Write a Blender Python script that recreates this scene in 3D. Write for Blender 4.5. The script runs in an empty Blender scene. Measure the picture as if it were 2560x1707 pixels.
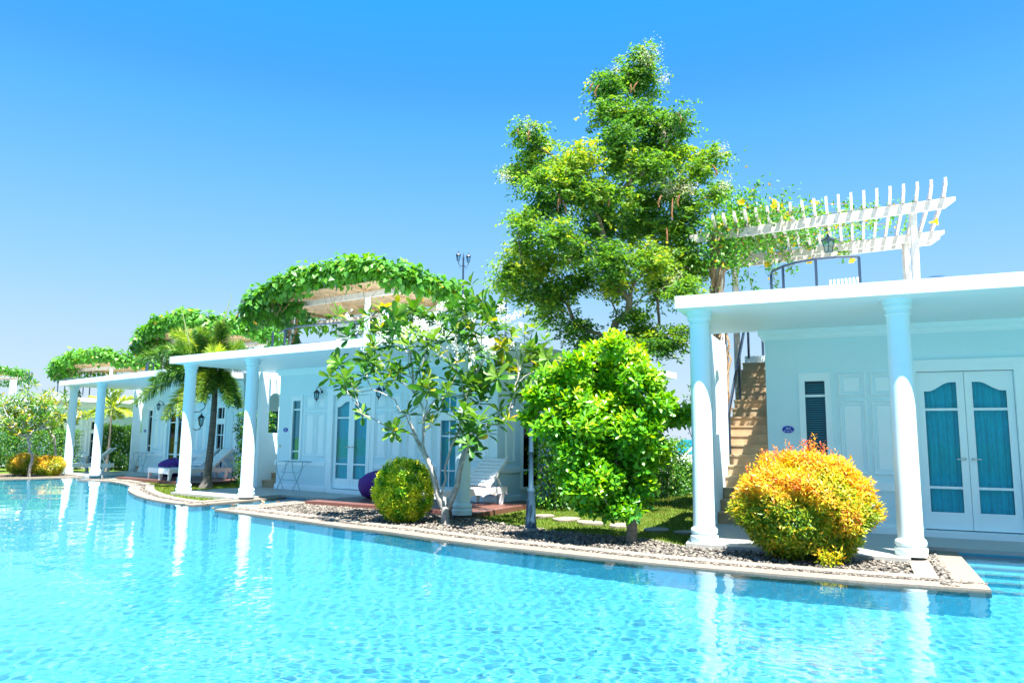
import bpy, math, random
import numpy as np
from mathutils import Vector, Matrix, geometry
S = bpy.context.scene
COL = S.collection
PI = math.pi
# ---------------------------------------------------------------- camera, sky, sun, exposure
EYE = 1.3029; PITCH = .1287; ROLL = .0082; FPX = 1873.56
cam = bpy.data.cameras.new('camera'); cam_o = bpy.data.objects.new('camera', cam); COL.objects.link(cam_o); S.camera = cam_o
cam.sensor_width = 36; cam.lens = FPX / 2560 * 36; cam.clip_start = .05; cam.clip_end = 3000
FW = np.array([0, math.cos(PITCH), math.sin(PITCH)]); UP0 = np.array([0, -math.sin(PITCH), math.cos(PITCH)]); RT0 = np.array([1., 0, 0])
RT = math.cos(ROLL) * RT0 + math.sin(ROLL) * UP0; UP = -math.sin(ROLL) * RT0 + math.cos(ROLL) * UP0
cam_o.matrix_world = Matrix(((RT[0], UP[0], -FW[0], 0), (RT[1], UP[1], -FW[1], 0), (RT[2], UP[2], -FW[2], EYE), (0, 0, 0, 1)))

EXPO = 2.05
SUN_H = (.42, -1.26); SUN_EL = math.radians(67)
W = bpy.data.worlds.new('World'); S.world = W; W.use_nodes = True
nt = W.node_tree; bg = nt.nodes['Background']
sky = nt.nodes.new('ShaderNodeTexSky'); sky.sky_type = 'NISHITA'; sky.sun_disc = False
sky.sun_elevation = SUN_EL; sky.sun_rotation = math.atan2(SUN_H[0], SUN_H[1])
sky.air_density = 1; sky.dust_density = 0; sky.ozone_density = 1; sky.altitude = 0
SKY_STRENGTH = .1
sc1 = nt.nodes.new('ShaderNodeVectorMath'); sc1.operation = 'SCALE'; sc1.inputs['Scale'].default_value = .05
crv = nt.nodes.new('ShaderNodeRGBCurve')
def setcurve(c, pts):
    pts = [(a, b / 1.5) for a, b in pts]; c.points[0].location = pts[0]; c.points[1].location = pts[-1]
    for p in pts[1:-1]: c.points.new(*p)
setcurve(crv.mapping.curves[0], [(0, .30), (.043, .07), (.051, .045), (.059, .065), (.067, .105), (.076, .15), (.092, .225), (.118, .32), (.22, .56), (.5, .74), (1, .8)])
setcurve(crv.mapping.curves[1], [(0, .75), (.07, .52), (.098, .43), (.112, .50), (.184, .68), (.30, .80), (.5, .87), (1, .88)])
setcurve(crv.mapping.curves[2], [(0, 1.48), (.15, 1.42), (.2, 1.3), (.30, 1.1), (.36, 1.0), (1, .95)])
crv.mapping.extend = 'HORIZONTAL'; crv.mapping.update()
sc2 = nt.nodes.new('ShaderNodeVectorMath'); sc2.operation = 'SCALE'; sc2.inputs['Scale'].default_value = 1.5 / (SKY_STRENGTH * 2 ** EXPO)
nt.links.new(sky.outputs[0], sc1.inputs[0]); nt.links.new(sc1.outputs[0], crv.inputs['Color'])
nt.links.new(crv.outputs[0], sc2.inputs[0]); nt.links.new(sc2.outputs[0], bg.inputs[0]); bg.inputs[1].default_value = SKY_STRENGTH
sun = bpy.data.lights.new('sun', 'SUN'); sun.energy = 5.0; sun.angle = math.radians(.5); sun.color = (1, .965, .91)
sun.cycles.is_caustics_light = True
sun_o = bpy.data.objects.new('sun', sun); COL.objects.link(sun_o)
_h = math.hypot(*SUN_H)
SUND = Vector((SUN_H[0] / _h * math.cos(SUN_EL), SUN_H[1] / _h * math.cos(SUN_EL), math.sin(SUN_EL)))
sun_o.rotation_euler = SUND.to_track_quat('Z', 'Y').to_euler(); sun_o.location = (0, -5, 30)
vs = S.view_settings; vs.view_transform = 'Standard'; vs.look = 'None'; vs.exposure = EXPO; vs.gamma = 1
S.cycles.caustics_reflective = False; S.cycles.caustics_refractive = True
S.cycles.sample_clamp_indirect = 6; S.cycles.max_bounces = 12; S.cycles.diffuse_bounces = 8; S.cycles.transparent_max_bounces = 16; S.cycles.transmission_bounces = 8

# ---------------------------------------------------------------- helpers
rnd = random.Random(11); RNG = np.random.default_rng(7)
def ray(x, y): return FW * FPX + RT * (x - 1280) - UP * (y - 853.5)
def on_z(x, y, z):
    d = ray(x, y); t = (z - EYE) / d[2]; return Vector((d[0] * t, d[1] * t, z))
def at_y(x, y, Y):
    d = ray(x, y); t = Y / d[1]; return Vector((d[0] * t, Y, EYE + d[2] * t))
VP = {1: (2.5044, 9.9133, .4304), 2: (-7.6894, 17.9185, .6052), 3: (-15.367, 26.3516, .7043), 4: (-25.41, 35.73, .55), 5: (-39.5, 46.5, .30)}
def wor(x, y, z, v):
    x0, y0, th = VP[v]; c, s = math.cos(th), math.sin(th)
    return Vector((x0 + x * c + y * s, y0 - x * s + y * c, z))

def tag(o, label=None, cat=None, group=None, kind=None):
    if label: o['label'] = label
    if cat: o['category'] = cat
    if group: o['group'] = group
    if kind: o['kind'] = kind
    return o
def empty(name, loc=(0, 0, 0), rz=0, label=None, cat=None, group=None):
    o = bpy.data.objects.new(name, None); COL.objects.link(o); o.location = loc; o.rotation_euler = (0, 0, rz); o.empty_display_size = .2
    return tag(o, label, cat, group)
def children_of(o): return [c for c in ALL if c.parent == o]
def copy_tree(o, parent=None):
    c = o.copy(); COL.objects.link(c); c.parent = parent
    for ch in [x for x in bpy.data.objects if x.parent == o]: copy_tree(ch, c)
    return c
class MB:
    def __init__(s): s.v = []; s.f = []; s.m = []; s.k = 0
    def add(s, vs_, fs, mi=None):
        b = len(s.v); s.v += [tuple(p) for p in vs_]
        for f in fs: s.f.append(tuple(i + b for i in f)); s.m.append(s.k if mi is None else mi)
        return s
    def box(s, x0, x1, y0, y1, z0, z1):
        return s.add([(x0, y0, z0), (x1, y0, z0), (x1, y1, z0), (x0, y1, z0), (x0, y0, z1), (x1, y0, z1), (x1, y1, z1), (x0, y1, z1)],
              [(0, 3, 2, 1), (4, 5, 6, 7), (0, 1, 5, 4), (1, 2, 6, 5), (2, 3, 7, 6), (3, 0, 4, 7)])
    def bar(s, a, b, w, h, up=(0, 0, 1)):
        a = Vector(a); b = Vector(b); d = (b - a).normalized(); u = Vector(up)
        if abs(d.dot(u)) > .98: u = Vector((0, 1, 0))
        r = d.cross(u).normalized() * (w / 2); u = r.cross(d).normalized() * (h / 2)
        P = [a - r - u, a + r - u, a + r + u, a - r + u, b - r - u, b + r - u, b + r + u, b - r + u]
        return s.add(P, [(0, 1, 2, 3), (7, 6, 5, 4), (0, 4, 5, 1), (1, 5, 6, 2), (2, 6, 7, 3), (3, 7, 4, 0)])
    def tube(s, path, rad, n=8, cap=True):
        path = [Vector(p) for p in path]; L = len(path)
        if not hasattr(rad, '__len__'): rad = [rad] * L
        ref = None; rings = []
        for i, p in enumerate(path):
            d = (path[min(i + 1, L - 1)] - path[max(i - 1, 0)])
            if d.length < 1e-9: d = Vector((0, 0, 1))
            d.normalize()
            if ref is None: ref = d.cross(Vector((.3, .9, .2))).normalized()
            ref = (ref - d * ref.dot(d)); ref = ref.normalized() if ref.length > 1e-6 else d.orthogonal().normalized()
            q = d.cross(ref)
            rings.append([p + (ref * math.cos(2 * PI * k / n) + q * math.sin(2 * PI * k / n)) * rad[i] for k in range(n)])
        vs_ = [p for r in rings for p in r]; fs = []
        for i in range(L - 1):
            for k in range(n): fs.append((i * n + k, i * n + (k + 1) % n, (i + 1) * n + (k + 1) % n, (i + 1) * n + k))
        if cap: fs.append(tuple(range(n))[::-1]); fs.append(tuple((L - 1) * n + k for k in range(n)))
        return s.add(vs_, fs)
    def lathe(s, prof, n=24, c=(0, 0), sx=1, sy=1):
        vs_ = []; fs = []; L = len(prof)
        for r, z in prof:
            for k in range(n): vs_.append((c[0] + r * sx * math.cos(2 * PI * k / n), c[1] + r * sy * math.sin(2 * PI * k / n), z))
        for i in range(L - 1):
            for k in range(n): fs.append((i * n + k, i * n + (k + 1) % n, (i + 1) * n + (k + 1) % n, (i + 1) * n + k))
        fs.append(tuple(range(n))[::-1]); fs.append(tuple((L - 1) * n + k for k in range(n)))
        return s.add(vs_, fs)
    def prism(s, poly, z0, z1):
        n = len(poly); A = sum(poly[i][0] * poly[(i + 1) % n][1] - poly[(i + 1) % n][0] * poly[i][1] for i in range(n))
        if A < 0: poly = poly[::-1]
        tri = geometry.tessellate_polygon([[Vector((p[0], p[1], 0)) for p in poly]])
        vs_ = [(p[0], p[1], z0) for p in poly] + [(p[0], p[1], z1) for p in poly]; fs = []
        for t in tri:
            a, b, c = t; o = (poly[b][0] - poly[a][0]) * (poly[c][1] - poly[a][1]) - (poly[b][1] - poly[a][1]) * (poly[c][0] - poly[a][0])
            if o < 0: a, b, c = a, c, b
            fs.append((a + n, b + n, c + n)); fs.append((c, b, a))
        for i in range(n): j = (i + 1) % n; fs.append((i, j, j + n, i + n))
        return s.add(vs_, fs)
    def build(s, name, mat, parent=None, smooth=False, loc=None):
        me = bpy.data.meshes.new(name); me.from_pydata(s.v, [], s.f)
        mats = mat if isinstance(mat, (list, tuple)) else [mat]
        for m in mats: me.materials.append(m)
        if len(mats) > 1: me.polygons.foreach_set('material_index', s.m)
        if smooth:
            me.polygons.foreach_set('use_smooth', [True] * len(me.polygons))
            me.set_sharp_from_angle(angle=math.radians(38))
        me.update(); o = bpy.data.objects.new(name, me); COL.objects.link(o)
        if parent: o.parent = parent
        if loc: o.location = loc
        return o
def np_mesh(name, V, F, mat, parent=None, attr=None, smooth=False):
    me = bpy.data.meshes.new(name); V = np.ascontiguousarray(V, dtype=np.float32); F = np.ascontiguousarray(F, dtype=np.int32)
    me.vertices.add(len(V)); me.vertices.foreach_set('co', V.ravel()); k = F.shape[1]
    me.loops.add(F.size); me.loops.foreach_set('vertex_index', F.ravel())
    me.polygons.add(len(F)); me.polygons.foreach_set('loop_start', np.arange(0, F.size, k, dtype=np.int32))
    if smooth: me.polygons.foreach_set('use_smooth', np.ones(len(F), dtype=bool))
    me.materials.append(mat); me.update(calc_edges=True)
    if attr is not None:
        a = me.attributes.new('tint', 'FLOAT', 'POINT'); a.data.foreach_set('value', np.ascontiguousarray(attr, dtype=np.float32))
    o = bpy.data.objects.new(name, me); COL.objects.link(o)
    if parent: o.parent = parent
    return o

# ---------------------------------------------------------------- materials
def newmat(name):
    m = bpy.data.materials.new(name); m.use_nodes = True; return m, m.node_tree, m.node_tree.nodes['Principled BSDF']
def paint(name, c, rough=.5, var=.04, scale=2.5, bump=.0, bscale=60, metal=0, spec=.4, dirt=None, stretch=(1, 1, 1)):
    m, t, p = newmat(name); p.inputs['Roughness'].default_value = rough; p.inputs['Metallic'].default_value = metal
    p.inputs['Specular IOR Level'].default_value = spec
    tc = t.nodes.new('ShaderNodeTexCoord'); mp = t.nodes.new('ShaderNodeMapping'); mp.inputs['Scale'].default_value = stretch
    n = t.nodes.new('ShaderNodeTexNoise'); n.inputs['Scale'].default_value = scale; n.inputs['Detail'].default_value = 6; n.inputs['Roughness'].default_value = .6
    r = t.nodes.new('ShaderNodeValToRGB'); r.color_ramp.elements[0].position = .3; r.color_ramp.elements[1].position = .7
    d = dirt or tuple(x * (1 - var * 2.5) for x in c)
    r.color_ramp.elements[0].color = (*d, 1); r.color_ramp.elements[1].color = (*c, 1)
    t.links.new(tc.outputs['Object'], mp.inputs[0]); t.links.new(mp.outputs[0], n.inputs['Vector']); t.links.new(n.outputs['Fac'], r.inputs[0]); t.links.new(r.outputs[0], p.inputs['Base Color'])
    if bump:
        n2 = t.nodes.new('ShaderNodeTexNoise'); n2.inputs['Scale'].default_value = bscale; n2.inputs['Detail'].default_value = 4
        b = t.nodes.new('ShaderNodeBump'); b.inputs['Strength'].default_value = bump; b.inputs['Distance'].default_value = .01
        t.links.new(mp.outputs[0], n2.inputs['Vector']); t.links.new(n2.outputs['Fac'], b.inputs['Height']); t.links.new(b.outputs[0], p.inputs['Normal'])
    return m
def leafmat(name, stops, rough=.42, trans=.35, spec=.35, tcol=1.6):
    if 'leaf' in name: stops = [(q, tuple(min(.75, v * 1.3) for v in c)) for q, c in stops]
    m, t, p = newmat(name); a = t.nodes.new('ShaderNodeAttribute'); a.attribute_name = 'tint'
    r = t.nodes.new('ShaderNodeValToRGB'); e = r.color_ramp.elements
    e[0].position = stops[0][0]; e[0].color = (*stops[0][1], 1); e[1].position = stops[-1][0]; e[1].color = (*stops[-1][1], 1)
    for pos, c in stops[1:-1]: x = e.new(pos); x.color = (*c, 1)
    t.links.new(a.outputs['Fac'], r.inputs[0]); t.links.new(r.outputs[0], p.inputs['Base Color'])
    p.inputs['Roughness'].default_value = rough; p.inputs['Specular IOR Level'].default_value = spec
    tr = t.nodes.new('ShaderNodeBsdfTranslucent'); mx = t.nodes.new('ShaderNodeMixShader'); mx.inputs[0].default_value = trans
    hs = t.nodes.new('ShaderNodeHueSaturation'); hs.inputs['Hue'].default_value = .485; hs.inputs['Saturation'].default_value = 1.1; hs.inputs['Value'].default_value = tcol
    t.links.new(r.outputs[0], hs.inputs['Color']); t.links.new(hs.outputs[0], tr.inputs[0])
    out = t.nodes['Material Output']; t.links.new(p.outputs[0], mx.inputs[1]); t.links.new(tr.outputs[0], mx.inputs[2]); t.links.new(mx.outputs[0], out.inputs[0])
    return m
M = {}
M['wall'] = paint('wall_paint', (.64, .85, .925), .55, .02, 1.2, .15, 120)
M['trim'] = paint('trim_paint', (.80, .93, .98), .42, .012, 2, 0)
M['white'] = paint('white_plaster', (.76, .86, .90), .5, .018, 1.6, .1, 90, stretch=(1, 1, .3))
M['column'] = paint('column_paint', (.70, .86, .91), .4, .012, 2.2, .05, 70)
M['soffit'] = paint('soffit_paint', (.74, .91, .96), .5, .015, .7, .05, 60)
M['patio'] = paint('patio_stone', (.36, .36, .335), .35, .035, 5, .08, 90)
M['coping'] = paint('exposed_aggregate', (.25, .21, .165), .8, .14, 45, .5, 220, dirt=(.18, .145, .11))
M['kerb'] = paint('kerb_concrete', (.26, .225, .18), .8, .08, 30, .4, 180, dirt=(.18, .155, .12))
M['stone_step'] = paint('stair_stone', (.45, .33, .195), .75, .1, 7, .25, 110, dirt=(.34, .24, .14))
M['gravel_bed'] = paint('gravel_ground', (.09, .08, .07), .9, .3, 60, .8, 140, dirt=(.03, .028, .025))
M['deck'] = paint('terracotta_tile', (.17, .075, .056), .4, .07, 6, .05, 60, dirt=(.13, .053, .04))
M['iron'] = paint('dark_iron', (.018, .035, .06), .38, .05, 10, 0, spec=.5)
M['lamp_iron'] = paint('lamp_post_iron', (.03, .075, .12), .4, .1, 12, .1, 50)
M['rack'] = paint('rack_enamel', (.30, .50, .56), .35, .02, 10)
M['wood_white'] = paint('weathered_white_wood', (.56, .50, .45), .65, .07, 9, .2, 60, dirt=(.40, .35, .30), stretch=(1, 1, 1))
M['wood_tan'] = paint('tan_wood', (.52, .36, .20), .7, .1, 8, .2, 60, dirt=(.36, .23, .12))
M['purple'] = paint('purple_fabric', (.085, .018, .22), .75, .08, 14, .3, 150)
M['plastic'] = paint('white_plastic', (.82, .84, .85), .35, .015, 6)
M['bark_big'] = paint('grey_bark', (.26, .20, .13), .85, .2, 9, .7, 50, dirt=(.13, .10, .07), stretch=(1, 1, .4))
M['bark_pale'] = paint('pale_mottled_bark', (.48, .45, .40), .8, .2, 14, .6, 60, dirt=(.20, .18, .155))
M['bark_shrub'] = paint('shrub_bark', (.34, .26, .20), .85, .2, 16, .6, 60, dirt=(.16, .12, .09))
M['bark_palm'] = paint('palm_bark', (.17, .15, .13), .85, .25, 5, .7, 30, dirt=(.07, .065, .06), stretch=(.5, .5, 6))
M['vine_stem'] = paint('vine_stem', (.36, .22, .11), .85, .2, 20, .4, 80)
M['sign_blue'] = paint('sign_blue', (.012, .03, .42), .3, .01, 5)
M['sign_text'] = paint('sign_text', (.55, .78, .9), .4, .01, 5)
M['metal'] = paint('brushed_metal', (.35, .42, .44), .3, .02, 10, metal=.9)
M['soil'] = paint('sandy_soil', (.20, .15, .09), .9, .2, 12, .4, 80)
M['switch'] = paint('switch_plastic', (.55, .6, .45), .4, .02, 10)
M['tile'] = None
def tile_mat():
    m, t, p = newmat('pool_tile'); tc = t.nodes.new('ShaderNodeTexCoord')
    b = t.nodes.new('ShaderNodeTexBrick'); b.offset = 0; b.inputs['Scale'].default_value = 1; b.inputs['Brick Width'].default_value = .055; b.inputs['Row Height'].default_value = .055
    b.inputs['Mortar Size'].default_value = .003; b.inputs['Color1'].default_value = (.045, .36, .51, 1); b.inputs['Color2'].default_value = (.050, .375, .52, 1); b.inputs['Mortar'].default_value = (.08, .34, .45, 1)
    t.links.new(tc.outputs['Object'], b.inputs['Vector']); t.links.new(b.outputs[0], p.inputs['Base Color']); p.inputs['Roughness'].default_value = .5
    return m
M['tile'] = tile_mat(); M['nosing'] = paint('step_nosing', (.10, .24, .27), .7, .2, 25, 0, dirt=(.05, .18, .22))
def glass_mat(name, tint=(.52, .93, .98), rough=.02):
    m, t, p = newmat(name); tr = t.nodes.new('ShaderNodeBsdfTransparent'); tr.inputs[0].default_value = (*tint, 1)
    gl = t.nodes.new('ShaderNodeBsdfGlossy'); gl.inputs['Roughness'].default_value = rough
    fr = t.nodes.new('ShaderNodeFresnel'); fr.inputs[0].default_value = 1.28; mx = t.nodes.new('ShaderNodeMixShader')
    t.links.new(fr.outputs[0], mx.inputs[0]); t.links.new(tr.outputs[0], mx.inputs[1]); t.links.new(gl.outputs[0], mx.inputs[2]); t.links.new(mx.outputs[0], t.nodes['Material Output'].inputs[0])
    return m
M['glass'] = glass_mat('tinted_glass'); M['lamp_glass'] = glass_mat('lantern_glass', (.7, .85, .88), .1)
M['curtain'] = paint('teal_curtain', (.09, .72, .80), .8, .05, 12)
M['blind'] = paint('dark_teal_blind', (.02, .34, .44), .5, .03, 12)
M['room'] = paint('room_dark', (.02, .06, .07), .9, .02, 3)
def water_mat():
    m, t, p = newmat('pool_water'); p.inputs['Base Color'].default_value = (.93, .99, 1, 1); p.inputs['Roughness'].default_value = 0
    p.inputs['IOR'].default_value = 1.33; p.inputs['Transmission Weight'].default_value = 1; return m
M['water'] = water_mat()
def lawn_mat():
    m, t, p = newmat('lawn'); tc = t.nodes.new('ShaderNodeTexCoord'); p.inputs['Roughness'].default_value = .9; p.inputs['Specular IOR Level'].default_value = .1
    n = t.nodes.new('ShaderNodeTexNoise'); n.inputs['Scale'].default_value = 1.3; n.inputs['Detail'].default_value = 9; n.inputs['Roughness'].default_value = .75
    r = t.nodes.new('ShaderNodeValToRGB'); e = r.color_ramp.elements; e[0].position = .35; e[0].color = (.055, .10, .012, 1); e[1].position = .68; e[1].color = (.20, .20, .04, 1)
    x = e.new(.52); x.color = (.10, .17, .02, 1)
    n2 = t.nodes.new('ShaderNodeTexNoise'); n2.inputs['Scale'].default_value = 60; n2.inputs['Detail'].default_value = 6; bu = t.nodes.new('ShaderNodeBump'); bu.inputs['Distance'].default_value = .03
    t.links.new(tc.outputs['Object'], n.inputs['Vector']); t.links.new(n.outputs['Fac'], r.inputs[0]); t.links.new(r.outputs[0], p.inputs['Base Color'])
    t.links.new(tc.outputs['Object'], n2.inputs['Vector']); t.links.new(n2.outputs['Fac'], bu.inputs['Height']); t.links.new(bu.outputs[0], p.inputs['Normal'])
    return m
M['lawn'] = lawn_mat()
M['blade'] = leafmat('grass_blade', [(0, (.06, .12, .01)), (.6, (.13, .18, .018)), (1, (.26, .23, .06))], .6, .3, .2)
M['leaf_tree'] = leafmat('tree_leaf', [(0, (.015, .075, .02)), (.45, (.065, .17, .02)), (.78, (.15, .25, .025)), (1, (.34, .36, .04))], .5, .45, .3)
M['leaf_shrub'] = leafmat('shrub_leaf', [(0, (.012, .12, .02)), (.5, (.07, .25, .008)), (.8, (.19, .36, .008)), (1, (.36, .42, .03))], .35, .35, .5)
M['leaf_plum'] = leafmat('plumeria_leaf', [(0, (.008, .055, .02)), (.55, (.035, .13, .012)), (.9, (.13, .22, .03)), (1, (.45, .36, .02))], .42, .3, .3)
M['leaf_yellow'] = leafmat('variegated_leaf', [(0, (.02, .13, .01)), (.45, (.10, .26, .01)), (.62, (.40, .44, .015)), (1, (.62, .55, .04))], .4, .35, .4)
M['leaf_orange'] = leafmat('orange_leaf', [(0, (.03, .11, .01)), (.3, (.16, .25, .012)), (.55, (.50, .37, .02)), (.8, (.52, .24, .025)), (1, (.52, .13, .06))], .4, .35, .4)
M['leaf_vine'] = leafmat('vine_leaf', [(0, (.012, .07, .018)), (.6, (.06, .20, .02)), (.9, (.13, .28, .03)), (.97, (.16, .30, .03)), (1, (.6, .35, .03))], .4, .35, .4)
M['leaf_hedge'] = leafmat('hedge_leaf', [(0, (.010, .06, .012)), (.6, (.05, .17, .01)), (1, (.20, .30, .015))], .4, .3, .4)
M['leaf_palm'] = leafmat('palm_leaf', [(0, (.015, .08, .022)), (.5, (.075, .19, .025)), (1, (.36, .42, .05))], .45, .3, .3)
M['petal_white'] = leafmat('white_petal', [(0, (.85, .86, .84)), (1, (.9, .85, .6))], .5, .3, .3, 1.0)
M['petal_yellow'] = leafmat('yellow_petal', [(0, (.85, .62, .03)), (1, (.9, .75, .15))], .5, .3, .3, 1.0)
M['petal_cream'] = leafmat('cream_blossom', [(0, (.45, .45, .22)), (1, (.75, .7, .5))], .6, .3, .3, 1.0)
M['pod'] = leafmat('seed_pod', [(0, (.30, .13, .06)), (1, (.48, .28, .13))], .7, .1, .2, 1.0)

# ---------------------------------------------------------------- leaves
SH = {  # (u along, v across, w lift)
 'oval': ([(0, 0, 0), (.3, .42, .05), (.3, 0, -.03), (.3, -.42, .05), (.7, .42, .05), (.7, 0, -.03), (.7, -.42, .05), (1, 0, 0)],
          [(0, 2, 1, 1), (0, 3, 2, 2), (1, 2, 5, 4), (2, 3, 6, 5), (4, 5, 7, 7), (5, 6, 7, 7)]),
 'obov': ([(0, 0, 0), (.35, .26, .04), (.35, 0, -.03), (.35, -.26, .04), (.74, .5, .03), (.74, 0, -.03), (.74, -.5, .03), (1, 0, -.04)],
          [(0, 2, 1, 1), (0, 3, 2, 2), (1, 2, 5, 4), (2, 3, 6, 5), (4, 5, 7, 7), (5, 6, 7, 7)]),
 'spat': ([(0, 0, 0), (.3, .24, .04), (.3, 0, -.03), (.3, -.24, .04), (.62, .47, .03), (.62, 0, -.04), (.62, -.47, .03), (.88, .40, -.01), (.88, 0, -.06), (.88, -.40, -.01), (1, .1, -.09), (1, -.1, -.09)],
          [(0, 2, 1, 1), (0, 3, 2, 2), (1, 2, 5, 4), (2, 3, 6, 5), (4, 5, 8, 7), (5, 6, 9, 8), (7, 8, 10, 10), (8, 9, 11, 11), (8, 11, 10, 10)]),
 'heart': ([(0, 0, 0), (-.08, .3, .03), (.25, .5, .04), (1, 0, -.08), (.25, -.5, .04), (-.08, -.3, .03), (.35, 0, -.04)],
          [(0, 6, 2, 1), (6, 3, 2, 2), (0, 5, 4, 6), (6, 4, 3, 3)]),
 'quad': ([(0, 0, 0), (.45, .5, .04), (1, 0, 0), (.45, -.5, .04)], [(0, 3, 2, 1)]),
 'lance': ([(0, 0, 0), (.4, .5, .03), (1, 0, -.05), (.4, -.5, .03)], [(0, 3, 2, 1)]),
}
def leaves(name, P, D, N, L, Wd, tint, shape, mat, parent=None):
    P = np.asarray(P, float); n = len(P); D = np.asarray(D, float); N = np.asarray(N, float)
    D = D / (np.linalg.norm(D, axis=1, keepdims=True) + 1e-9); B = np.cross(N, D); B /= (np.linalg.norm(B, axis=1, keepdims=True) + 1e-9); N = np.cross(D, B)
    T, F = SH[shape]; T = np.array(T); L = np.broadcast_to(L, n)[:, None, None]; Wd = np.broadcast_to(Wd, n)[:, None, None]
    V = P[:, None] + D[:, None] * T[None, :, 0:1] * L + B[:, None] * T[None, :, 1:2] * Wd + N[:, None] * T[None, :, 2:3] * L
    k = len(T); tri = []
    for f in F:
        if f[2] == f[3]: tri.append(f[:3])
        else: tri.append((f[0], f[1], f[2])); tri.append((f[0], f[2], f[3]))
    tri = np.array(tri); Fa = (np.arange(n) * k)[:, None, None] + tri[None]
    return np_mesh(name, V.reshape(-1, 3), Fa.reshape(-1, 3), mat, parent, np.repeat(np.clip(tint, 0, 1), k))
def unit(n, up=0.):
    v = RNG.normal(size=(n, 3)); v[:, 2] += up; return v / np.linalg.norm(v, axis=1, keepdims=True)
def blob_pts(lobes, n, shell=.55):
    """random points in ellipsoid lobes (cx,cy,cz,rx,ry,rz); biased to the shell; returns P and outward dir"""
    lobes = np.array(lobes, float); w = (lobes[:, 3] * lobes[:, 4] * lobes[:, 5]) ** (2 / 3); i = RNG.choice(len(lobes), n, p=w / w.sum())
    u = unit(n); r = shell + (1 - shell) * RNG.random(n) ** .7; r *= 1 + .12 * RNG.normal(size=n)
    return lobes[i, :3] + u * r[:, None] * lobes[i, 3:6], u, i
def grow(base, tips, step=.12, up=.35, wob=.15, pull=.6, radius=(.004, .5), path0=None):
    """a branching skeleton: tips joined one by one to the nearest lower node"""
    nodes = [Vector(p) for p in (path0 or [base])]; par = [-1] + list(range(len(nodes) - 1)); dist = [0.]
    for i in range(1, len(nodes)): dist.append(dist[-1] + (nodes[i] - nodes[i - 1]).length)
    tips = sorted([Vector(t) for t in tips], key=lambda t: (t - nodes[-1]).length); ends = []
    for t in tips:
        best = None
        for i, p in enumerate(nodes):
            d = (t - p); l = d.length
            if l < 1e-4: continue
            c = l + pull * dist[i] * .5 + max(0, (p.z - t.z + .25 * l)) * 2.0
            if best is None or c < best[0]: best = (c, i)
        i = best[1]; a = nodes[i]; l = (t - a).length; k = max(2, int(l / step)); last = i
        dirp = (a - nodes[par[i]]).normalized() if par[i] >= 0 else Vector((0, 0, 1))
        m = a + dirp * l * .35 + Vector((0, 0, l * up * .3))
        for j in range(1, k + 1):
            s_ = j / k; q = a * (1 - s_) ** 2 + m * 2 * s_ * (1 - s_) + t * s_ ** 2
            if j < k: q += Vector((rnd.gauss(0, 1), rnd.gauss(0, 1), rnd.gauss(0, 1))) * step * wob
            nodes.append(q); par.append(last); dist.append(dist[last] + step); last = len(nodes) - 1
        ends.append(last)
    cnt = [0] * len(nodes)
    for e in ends:
        i = e
        while i >= 0: cnt[i] += 1; i = par[i]
    rad = [radius[0] * max(1, c) ** radius[1] for c in cnt]
    # chains
    kids = {}
    for i, p in enumerate(par): kids.setdefault(p, []).append(i)
    mb = MB(); stack = [(0, None)]
    while stack:
        i, frm = stack.pop(); chain = [i] if frm is None else [frm, i]
        while True:
            ks = kids.get(chain[-1], [])
            if not ks: break
            ks = sorted(ks, key=lambda q: -cnt[q])
            for o in ks[1:]: stack.append((o, chain[-1]))
            chain.append(ks[0])
        if len(chain) > 1:
            rr = [rad[c] for c in chain]
            if frm is not None: rr[0] = rr[1]
            rr[-1] *= .7
            mb.tube([nodes[c] for c in chain], rr, 8 if max(rr) > .02 else 5)
    return mb, nodes, ends, par
# ---------------------------------------------------------------- ground, pool, kerbs
def W2(v, pts): return [tuple(wor(x, y, 0, v)[:2]) for x, y in pts]
segA = [(-44, 10), (-26, 17.6), (-17.5, 21.8), (-15.7, 23.15), (-14.95, 23.9)] + W2(3, [(1.95, -1.0), (2.35, .93)])
segB = W2(3, [(3.45, .93), (3.65, -.95)]) + [(-12.9, 23.15), (-12.0, 22.75), (-11.3, 22.0), (-10.75, 21.3), (-10.25, 20.55), (-9.95, 19.9), (-9.55, 19.05), (-9.1, 18.3), (-8.55, 17.45), (-7.95, 16.65), (-7.5, 16.15)] + W2(2, [(2.0, -1.47), (2.75, -1.52), (2.52, .93)])
segC = W2(2, [(3.5, .93), (3.58, -.1), (3.86, -1.75), (5.37, -1.9), (6.74, -2.04), (7.7, -2.17), (8.67, -2.2)]) + [(-.92, 10.35), (-.35, 9.88), (.56, 9.25), (1.3, 8.72)] + W2(1, [(.25, -1.69), (1.07, -1.73), (1.91, -1.75), (2.9, -1.68), (2.9, .93)])
segD = W2(1, [(3.95, .93), (3.95, -1.7), (6, -1.95), (9, -2.2)]) + [(15, 3), (17, -3), (17, -12)]
shore = segA + segB + segC + segD + [(-44, -12)]
def inside(px, py, poly):
    r = False; n = len(poly); j = n - 1
    for i in range(n):
        xi, yi = poly[i]; xj, yj = poly[j]
        if (yi > py) != (yj > py) and px < (xj - xi) * (py - yi) / (yj - yi) + xi: r = not r
        j = i
    return r
def inside_np(X, Y, poly):
    r = np.zeros(X.shape, bool); n = len(poly); j = n - 1
    for i in range(n):
        xi, yi = poly[i]; xj, yj = poly[j]
        with np.errstate(divide='ignore', invalid='ignore'):
            c = ((yi > Y) != (yj > Y)) & (X < (xj - xi) * (Y - yi) / (yj - yi + 1e-12) + xi)
        r ^= c; j = i
    return r
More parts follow.
